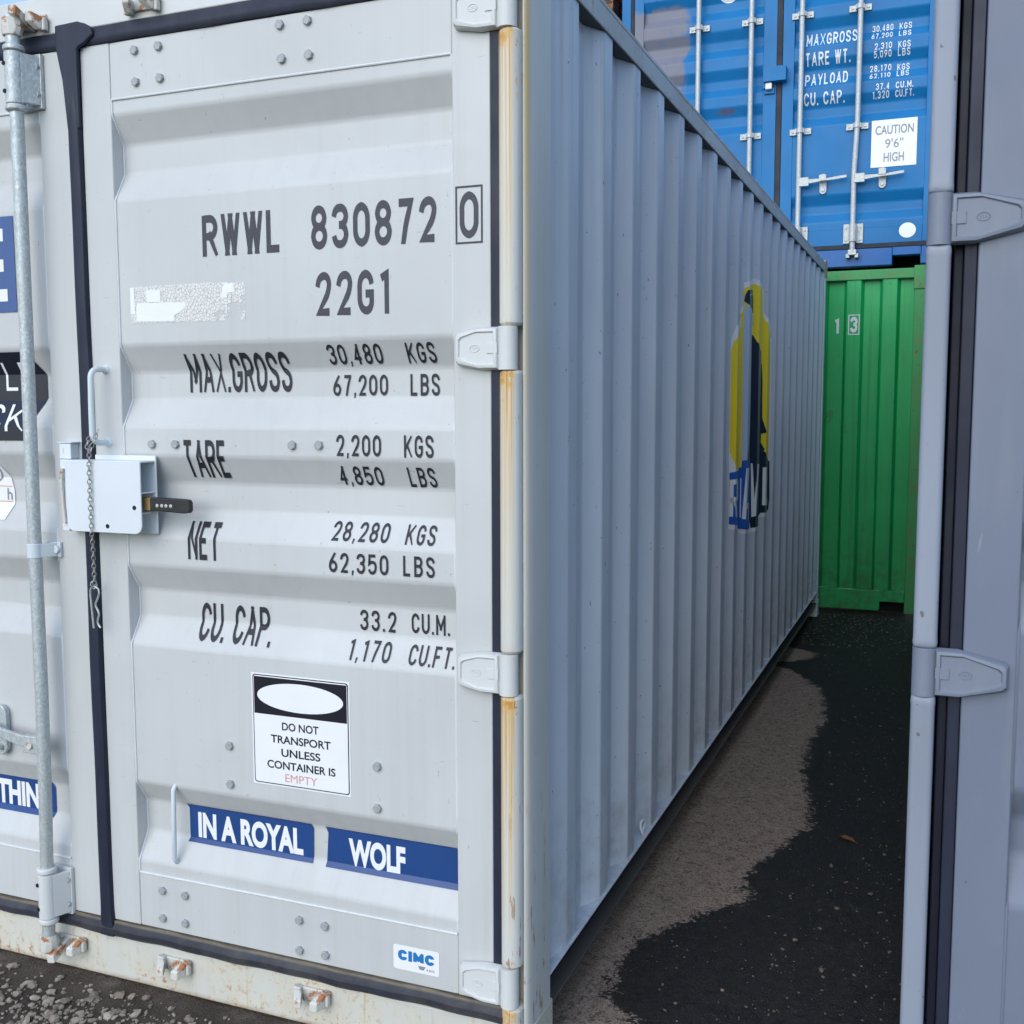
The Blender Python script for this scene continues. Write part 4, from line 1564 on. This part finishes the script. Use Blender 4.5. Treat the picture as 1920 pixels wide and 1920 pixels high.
# lower rail with one fork pocket cut out near its right end
b.box(XL + .1, .415, .0, .07, .010, .164)
b.box(.415, .592, .0, .07, .080, .164)
b.build("bottom_rail", M['green'], green, .006, 3)
b = MB()
b.box(XL + .1, .592, .10, .11, -.011, .16)  # black sheet behind the fork pocket, standing in for its shade
b.build("underfloor_and_shade_sheet", M['hole'], green)
b = MB()
b.box(.593, XR, -.004, .16, .0, 2.400)
b.box(.588, XR, -.010, .17, 2.4005, 2.572)
b.build("corner_post", M['green_edge'], green, .006, 3)
b = MB()
b.box(XL, XL + .0995, -.004, .16, .0, 2.572)
b.build("corner_post", M['green_edge'], green, .006)
for xx, sg in ((XL + .004, -1), (XR - .004, 1)):
    corr_wall("side_wall", M['green'], green, 'y', xx, (.162, 6.0), .02, 2.55, .40, sign=sg)
b = MB()
b.box(XL + .05, XR - .05, .07, 6.0, 2.52, 2.54)
b.build("roof", M['green_edge'], green)

# ---- blue
blue = empty("shipping_container", (0, YB, 2.572))
tag(blue, "bright blue container with white weight lettering, stacked on top of the green container", "shipping container", GRP)
OZ = 2.572
ROWS_B = [(4.68, 4.612, 4.55, 4.48), (4.396, 4.328, 4.265, 4.195), (4.105, 4.036, 3.975, 3.905), (3.828, 3.759, 3.69, 3.62), (3.118, 3.048, 2.985, 2.915)]
ROWS_B = [tuple(z - OZ for z in rw) for rw in ROWS_B]
PZb, PYb = profile(ROWS_B, .004, .0417, .0, 2.9)
FB = [z for rw in ROWS_B for z in rw]


def pyb(z): return interp(z, PZb, PYb)


def on_blue(lift0): return lambda x, z, l: Vector((x, pyb(z - OZ) - lift0 - l, z - OZ))


# paint coordinates of the leaves: their origin is moved so that x and z read as in the yard
bdoors = []
for xl, xr, pl_, pr_ in ((-.386, .705, -.300, .632), (-1.530, -.428, -1.455, -.528)):
    b = MB()
    z0_, z1_ = 2.742 - OZ, 5.36 - OZ
    b.box(xl, pl_, 0, .052, z0_, z1_)
    b.box(pr_, xr, 0, .052, z0_, z1_)
    b.box(pl_, pr_, .0016, .052, 5.22 - OZ, z1_)
    b.box(pl_, pr_, .0016, .052, z0_, 2.86 - OZ)
    up = MB()
    up.v = [(p[0], p[1], p[2] + OZ) for p in b.v]
    up.f, up.mi, up.sm = b.f, b.mi, b.sm
    dr = up.build("door", M['blue'], blue, .004, 2, loc=(0, 0, -OZ))
    zs = [5.22] + sorted([z + OZ for z in FB], reverse=True) + [2.86]
    p_ = MB()
    n_ = len(zs)
    p_.poly([(pl_, pyb(z - OZ), z) for z in zs] + [(pr_, pyb(z - OZ), z) for z in zs], [(i, n_ + i, n_ + i + 1, i + 1) for i in range(n_ - 1)])
    p_.build("pressed_panel", M['blue'], dr, .011, 3, angle=12)
    bdoors.append(dr)
on_bd = lambda lift0: (lambda x, z, l: Vector((x, pyb(z - OZ) - lift0 - l, z)))
FBz = [z + OZ for z in FB]
D = Decal()
for a in [("MAXGROSS", -.217, .143, 4.205, 4.297, .17, .20), ("TARE WT.", -.221, .100, 4.064, 4.156, .17, .20), ("PAYLOAD", -.222, .083, 3.922, 4.010, .17, .20), ("CU. CAP.", -.224, .066, 3.780, 3.868, .17, .20),
          ("30,480", .246, .390, 4.257, 4.303, .18, .24), ("67,200", .243, .388, 4.201, 4.243, .18, .24), ("KGS", .432, .516, 4.255, 4.301, .18, .22), ("LBS", .430, .514, 4.200, 4.242, .18, .22),
          ("2,310", .266, .386, 4.122, 4.168, .18, .24), ("5,090", .263, .384, 4.068, 4.114, .18, .24), ("KGS", .429, .513, 4.118, 4.164, .18, .22), ("LBS", .427, .511, 4.066, 4.112, .18, .22),
          ("28,170", .236, .384, 3.979, 4.023, .18, .24), ("62,110", .236, .380, 3.925, 3.965, .18, .24), ("KGS", .425, .509, 3.971, 4.016, .18, .22), ("LBS", .423, .506, 3.923, 3.966, .18, .22),
          ("37.4", .283, .377, 3.838, 3.884, .18, .24), ("1,320", .260, .376, 3.782, 3.830, .18, .24), ("CU.M.", .420, .540, 3.836, 3.882, .18, .20), ("CU.FT.", .418, .545, 3.780, 3.826, .18, .18)]:
    D.text(*a)
D.build("weight_lettering", [M['whiteink']], bdoors[0], on_bd(.003), FBz)
D = Decal()
D.poly([(.263, 3.288), (.576, 3.288), (.576, 3.622), (.263, 3.622)], 0)
for txt, w, z, h in (("CAUTION", .262, 3.518, .064), ("9'6\"", .125, 3.420, .066), ("HIGH", .140, 3.322, .066)):
    D.strokes(font_strokes(txt, .421 - w / 2, .421 + w / 2, z, z + h, .004 if '9' in txt else .016), 1, .001)
D.build("caution_sign", [M['white'], M['greyink']], bdoors[0], on_bd(.004), FBz)
D = Decal()
D.ellipse(.531, 2.826, .058, .054, 0)
D.build("round_patch", [M['white']], bdoors[0], lambda x, z, l: Vector((x, -.002, z)))
D = Decal()
D.ellipse(-.800, 4.675, .075, .070, 0)
D.build("round_patch", [M['white']], bdoors[1], on_bd(.003), FBz)
b = MB()
b.box(-.427, -.387, -.004, .03, 2.74 - OZ, 5.36 - OZ)
b.box(-1.53, .70, -.006, .03, 2.712 - OZ, 2.7415 - OZ)
b.box(-1.556, -1.531, -.004, .03, 2.712 - OZ, 5.36 - OZ)
b.build("gasket", M['rubber_far'], blue, .003)
b = MB()
b.box(XL + .1, .432, .0, .10, 2.583 - OZ, 2.711 - OZ)
b.box(.432, .626, .0, .10, 2.650 - OZ, 2.711 - OZ)
b.box(.626, XR, .0, .12, 2.583 - OZ, 2.711 - OZ)
b.box(XL, XL + .0995, .0, .12, 2.583 - OZ, 2.711 - OZ)
b.build("door_sill", M['blue_low'], blue, .006)
b = MB()
b.box(XL + .06, XR - .06, .35, .36, 2.578 - OZ, 2.73 - OZ)  # upright black sheet added as the shade seen through the sill pocket
b.build("underfloor_and_shade_sheet", M['hole'], blue)
b = MB()
b.box(XL, -1.5565, -.006, .14, 2.7115 - OZ, 5.40 - OZ)
b.build("corner_post", M['blue'], blue, .008, 3)
b = MB()
b.box(.706, XR, -.006, .14, 2.7115 - OZ, 5.40 - OZ)
b.build("corner_post", M['blue'], blue, .008, 3)
b = MB()
b.box(XL, XR, 0, .12, 5.401 - OZ, 5.468 - OZ)
b.build("door_header", M['blue_low'], blue, .006)
for xx, sg in ((XL + .004, -1), (XR - .004, 1)):
    corr_wall("side_wall", M['blue_low'], blue, 'y', xx, (.142, 6.0), .03, 2.88, .40, sign=sg)
b = MB()
b.box(XL + .05, XR - .05, .10, 6.0, 2.85, 2.88)
b.build("roof", M['blue_low'], blue)
b = MB()
b.box(XL + .05, XR - .05, .056, .062, .14, 2.85)
b.build("door_backing", M['hole'], blue)

# locking bars of the blue doors
brk = MB()
brk.cyl((0, -.050, -.018), (0, -.050, .018), .026, 16)
for sx_ in (-1, 1):
    brk.box(min(sx_ * .022, sx_ * .078), max(sx_ * .022, sx_ * .078), -.014, -.002, -.022, .022)
    brk.box(min(sx_ * .018, sx_ * .030), max(sx_ * .018, sx_ * .030), -.056, -.0145, -.017, .017)
    brk.cyl((sx_ * .056, -.014, 0), (sx_ * .056, -.0215, 0), .0095, 6)
foot = MB()
foot.cyl((0, -.050, -.065), (0, -.050, .065), .027, 16)
for sx_ in (-1, 1):
    foot.box(min(sx_ * .020, sx_ * .070), max(sx_ * .020, sx_ * .070), -.014, -.002, -.070, .070)
    foot.box(min(sx_ * .014, sx_ * .028), max(sx_ * .014, sx_ * .028), -.056, -.0145, -.060, .060)
    for q in (-.045, .045):
        foot.cyl((sx_ * .050, -.014, q), (sx_ * .050, -.0215, q), .009, 6)
hd = MB()
hd.box(.004, .075, -.074, -.050, -.032, .032)
hr = []
for x, y, z, hh in ((.065, -.064, 0, .017), (.15, -.058, .006, .011), (.22, -.052, .010, .009), (.28, -.050, .016, .011), (.345, -.052, .022, .010)):
    hr.append([(x, y - .008, z - hh), (x, y + .006, z - hh), (x, y + .006, z + hh), (x, y - .008, z + hh)])
hd.loft(hr, smooth=False)
ct = MB()
ov = []
for k in range(20):
    a = 2 * pi * k / 20
    ov.append((.185 + .026 * cos(a), -.002, -.008 + (.048 if sin(a) > 0 else -.048) + .026 * sin(a)))
ct.prism(ov, (0, -.014, 0))
ct.box(.160, .212, -.068, -.016, .006, .050)
ct.cyl((.185, -.0165, -.055), (.185, -.026, -.055), .012, 10)
cam_ = MB()
cam_.box(-.030, .030, -.066, -.012, 2.660, 2.700)
cam_.box(-.045, -.018, -.060, -.002, 2.640, 2.672)
cam_.box(.018, .045, -.060, -.002, 2.640, 2.672)
proto = {}
for xb, yb_ in ((.163, 0), (-.243, 0), (-.612, 0), (-1.012, 0)):
    lean = .008
    bar_b = locking_bar(blue, [(xb + lean, -.050, 5.38 - OZ), (xb + .003, -.050, 3.62 - OZ), (xb - .012, -.050, 3.25 - OZ), (xb - .009, -.050, 2.68 - OZ)] if xb == .163 else
                        [(xb, -.050, 5.38 - OZ), (xb, -.050, 2.68 - OZ)], .0185, M['galv_far'])
    for z in (5.10, 4.425, 3.590):
        if 'b' not in proto:
            proto['b'] = brk.build("bar_bracket", M['galv_far'], bar_b, .002, loc=(xb, 0, z - OZ))
        else:
            copy_part(proto['b'], bar_b, (xb, 0, z - OZ))
    if 'f' not in proto:
        proto['f'] = foot.build("bar_foot", M['galv_far'], bar_b, .002, loc=(xb - .009, 0, 2.822 - OZ))
        proto['h'] = hd.build("bar_handle", M['galv_far'], bar_b, .003, loc=(xb - .010, 0, 3.212 - OZ))
        proto['c'] = ct.build("handle_catch", M['galv_far'], bar_b, .003, loc=(xb, 0, 3.218 - OZ))
        proto['e'] = cam_.build("cam_end", M['galv_far'], bar_b, .004, loc=(xb - .009, 0, -OZ))
    else:
        copy_part(proto['f'], bar_b, (xb, 0, 2.822 - OZ))
        hc = copy_part(proto['h'], bar_b, (xb, 0, 3.212 - OZ))
        cc = copy_part(proto['c'], bar_b, (xb - .012, 0, 3.205 - OZ))
        if xb < -.5:
            hc.scale.x = cc.scale.x = -1
        copy_part(proto['e'], bar_b, (xb, 0, -OZ))
b = MB()
b.box(-.515, -.350, -.075, -.010, 3.965 - OZ, 4.070 - OZ)
b.box(-.523, -.505, -.040, -.002, 3.925 - OZ, 4.078 - OZ)
b.box(-.515, -.440, -.020, -.002, 3.890 - OZ, 3.925 - OZ)
b.tube([(-.352, -.05, 3.99 - OZ), (-.342, -.05, 3.982 - OZ), (-.334, -.05, 3.985 - OZ), (-.332, -.05, 3.998 - OZ)], .003, 6)
b.build("lock_box", M['blue'], blue, .005, 2)
pl2 = empty("padlock", (-.478, YB - .042, 3.938))
tag(pl2, "small white padlock hanging under the blue lock box on the blue doors", "padlock")
b = MB()
b.box(-.024, .024, -.014, .014, -.024, .022)
b.build("lock_body", M['white'], pl2, .006, 3)
b = MB()
b.tube([(-.014, 0, .0225), (-.014, 0, .038), (0, 0, .046), (.014, 0, .038), (.014, 0, .0225)], .004, 8)
b.build("shackle", M['galv_far'], pl2)

# ---- brown container behind, seen as a sliver beside the blue one
brown = empty("shipping_container", (-1.72, YB + .05, 2.59))
tag(brown, "rust brown container showing only a dark sliver left of the blue container", "shipping container", GRP)
b = MB()
b.box(-.09, 0, 0, .16, 0, 2.59)
b.build("corner_post", M['brown'], brown, .006)
b = MB()
b.box(-2.438, -2.348, 0, .16, 0, 2.59)
b.build("corner_post", M['brown'], brown, .006)
b = MB()
b.box(-2.3475, -.0905, .004, .10, 0, .12)
b.box(-2.3475, -.0905, .004, .10, 2.50, 2.59)
b.build("end_frame", M['brown'], brown, .006)
corr_wall("end_wall", M['brown'], brown, 'x', .03, (-2.35, -.09), .12, 2.50, -.2, sign=1)
for xx, sg in ((-2.434, -1), (-.004, 1)):
    corr_wall("side_wall", M['brown'], brown, 'y', xx, (.162, 6.0), .02, 2.57, .40, sign=sg)
b = MB()
b.box(-2.38, -.05, .1, 6.0, 2.55, 2.57)
b.build("roof", M['brown'], brown)


# =====================================================================================================================
# GROUND: one sheet of asphalt, damp except for a dry strip beside the grey container; loose stones
# =====================================================================================================================
GZ = -.012


def ground_mat():
    n = NT("damp_asphalt")
    # edge of the dry patch: x as a function of y, with a ragged outline
    ed = [(-.3, .02), (.30, .17), (.36, .14), (.42, .05), (.62, .035), (.75, .035), (.81, .09), (1.05, .23), (1.11, .30), (1.20, .29), (1.32, .275), (1.52, .315), (1.82, .42), (2.05, .385), (2.42, .325), (2.79, .295), (3.27, .325), (3.60, .285), (3.89, .235), (4.10, .13), (4.28, .03), (4.36, -.12), (4.42, -.1), (4.52, .05), (4.66, .14), (4.78, .11), (4.87, -.02), (4.95, -.2)]
    lo, hi = -.3, 4.95
    stops = [((y - lo) / (hi - lo), (x + .3) / 1.0) for y, x in ed]
    ex = n.sub(n.ramp(n.mul(n.sub(n.y, lo), 1 / (hi - lo)), stops), .3)
    wob = n.mul(n.sub(n.noise(11, 6, .78), .5), .16)
    wob = n.add(wob, n.add(n.mul(n.sub(n.noise(85, 3, .7), .5), .13), n.mul(n.sub(n.noise(34, 3, .7), .5), .13)))
    dry = n.step(n.sub(n.add(ex, wob), n.x), -.007, .007)
    inside = n.mul(n.step(n.y, -.25, .25), n.step(n.y, 4.97, 4.93))
    dry = n.mul(dry, inside)
    fine = n.noise(210, 3, .7)
    mid = n.noise(38, 4, .7)
    wet_c = n.mix(n.ramp(mid, [(.3, 0), (.75, 1)]), (.0055, .0055, .0065), (.034, .031, .030))
    peb = n.voro(150, 'F1')
    pcol = n.voro(150, 'F1', None, 'Color')
    bw = n.t.nodes.new("ShaderNodeRGBToBW")
    n.t.links.new(pcol, bw.inputs[0])
    pick = n.mul(n.step(peb, .42, .30), n.step(bw.outputs[0], .55, .80))
    wet_c = n.mix(n.mul(pick, .75), wet_c, (.048, .047, .048))
    wet_c = n.mix(n.ramp(fine, [(.58, 0), (.72, .6)]), wet_c, (.035, .035, .036))
    dry_c = n.mix(n.ramp(mid, [(.25, 0), (.75, 1)]), (.30, .232, .182), (.50, .40, .318))
    dry_c = n.mix(n.ramp(fine, [(.50, 0), (.62, .85)]), dry_c, (.085, .068, .055))
    dry_c = n.mix(n.ramp(n.noise(46, 4, .75), [(.53, 0), (.63, .75)]), dry_c, (.10, .08, .066))
    dry_c = n.mix(n.ramp(n.noise(90, 3, .7), [(.60, 0), (.68, .8)]), dry_c, (.030, .027, .025))
    # the yard in front is dusty brown dirt
    yard_c = n.mix(n.ramp(n.noise(9, 5, .7), [(.3, 0), (.7, 1)]), (.038, .028, .021), (.095, .072, .055))
    yard_c = n.mix(n.ramp(fine, [(.5, 0), (.7, .7)]), yard_c, (.12, .105, .09))
    edge = n.add(n.y, n.mul(n.sub(n.noise(6, 4), .5), .5))
    yard = n.mul(n.step(edge, .12, -.10), n.step(n.add(n.x, n.mul(n.sub(n.noise(5, 4), .5), .5)), -.25, -.75))
    c = n.mix(dry, wet_c, dry_c)
    c = n.mix(yard, c, yard_c)
    dryish = n.math('MAXIMUM', dry, yard)
    ro = n.add(n.mul(dryish, .33), n.ramp(mid, [(.3, .50), (.7, .66)]))
    h = n.bump(fine, .8, .009)
    h = n.bump(n.math('SUBTRACT', 1.0, peb), .35, .006, h)
    h = n.bump(n.noise(5, 4), .5, .03, h)
    return n.done(c, ro, h, 0, .35)


b = MB()
L = 400
b.poly([(-L, -L, GZ), (L, -L, GZ), (L, L, GZ), (-L, L, GZ)], [(0, 1, 2, 3)])
g = b.build("ground", ground_mat())
g['kind'] = "structure"


def stone_mat():
    n = NT("loose_stone")
    oi = n.t.nodes.new("ShaderNodeAttribute")
    oi.attribute_name = "tone"
    c = n.mix(oi.outputs['Fac'], (.12, .095, .072), (.44, .365, .295))
    c = n.mix(n.ramp(n.noise(60, 4, .7), [(.35, 0), (.7, .55)]), c, (.11, .10, .095))
    return n.done(c, .75, n.bump(n.noise(150, 3), .5, .003), 0, .3)


random.seed(11)
ico = bmesh.new()
bmesh.ops.create_icosphere(ico, subdivisions=1, radius=1.0)
IV = [v.co.copy() for v in ico.verts]
IF = [[v.index for v in fc.verts] for fc in ico.faces]
ico.free()
SV, SF, ST = [], [], []


def stone(x, y, s, tone, flat=.6):
    o = len(SV)
    a = random.uniform(0, 6.28)
    sx_, sy_, sz_ = s * random.uniform(.75, 1.3), s * random.uniform(.6, 1.0), s * flat * random.uniform(.7, 1.1)
    tilt = random.uniform(-.3, .3)
    for v in IV:
        k = random.uniform(.76, 1.20)
        px_, py_, pz_ = v.x * sx_ * k, v.y * sy_ * k, v.z * sz_ * k
        pz_ += px_ * tilt
        SV.append((x + px_ * cos(a) - py_ * sin(a), y + px_ * sin(a) + py_ * cos(a), GZ + sz_ * .45 + pz_))
    for fc in IF:
        SF.append([o + i for i in fc])
    ST.extend([tone] * len(IF))


for k in range(19000):                                                 # gravel in front of the left doors
    x = random.uniform(-2.6, -.05)
    y = random.uniform(-1.5, -.03)
    dens = .95 - .95 * max(0, min(1, (x + 1.15) / .75)) + .10
    dens *= .70 + .7 * max(0, mnoise.noise(Vector((x * 4, y * 4, 2))) + .35)
    if y > -.10:
        dens *= .35
    if random.random() > dens:
        continue
    s = min(.017, .0028 + random.expovariate(1 / .0038))
    stone(x, y, s, random.uniform(.25, 1.0))
for k in range(1700):                                                 # grit along the passage
    x = random.uniform(.0, .80)
    y = .12 + 6.1 * random.random() ** 1.7
    near = x < .36 and y < 4.2
    if near and random.random() < .72:
        continue
    s = min(.0095, .0016 + random.expovariate(1 / .0016))
    stone(x, y, s, random.uniform(-.22, .08) if random.random() < .93 else random.uniform(.08, .35))
for k in range(320):                                                  # washed stones before the green container
    stone(random.uniform(-.05, .7), random.uniform(5.0, 6.2), random.uniform(.003, .008), random.uniform(-.2, .22))
me = bpy.data.meshes.new("gravel")
me.from_pydata(SV, [], SF)
at = me.attributes.new("tone", 'FLOAT', 'FACE')
at.data.foreach_set('value', ST)
me.materials.append(stone_mat())
gv = bpy.data.objects.new("gravel", me)
LINK(gv)
gv['kind'] = "stuff"
gv['label'] = "loose gravel stones scattered on the ground"

b = MB()
ol = [(-.034, .0), (-.020, .012), (.0, .017), (.018, .012), (.034, .001), (.016, -.011), (-.004, -.014), (-.022, -.010)]
b.poly([(0, 0, .002)] + [(x, y, .003 + .25 * abs(y) + .004 * (k % 2)) for k, (x, y) in enumerate(ol)], [(0, k + 1, (k + 1) % 8 + 1) for k in range(8)])
b.tube([(.034, .001, .004), (.050, -.003, .006)], .0012, 5)
lf = b.build("leaf", plain("dead_leaf", (.17, .075, .035), .6, 0, .3, 60), loc=(.560, 1.742, GZ + .002))
lf.rotation_euler = (0, 0, -.6)
tag(lf, "single dead brown leaf lying on the wet asphalt of the passage", "leaf")
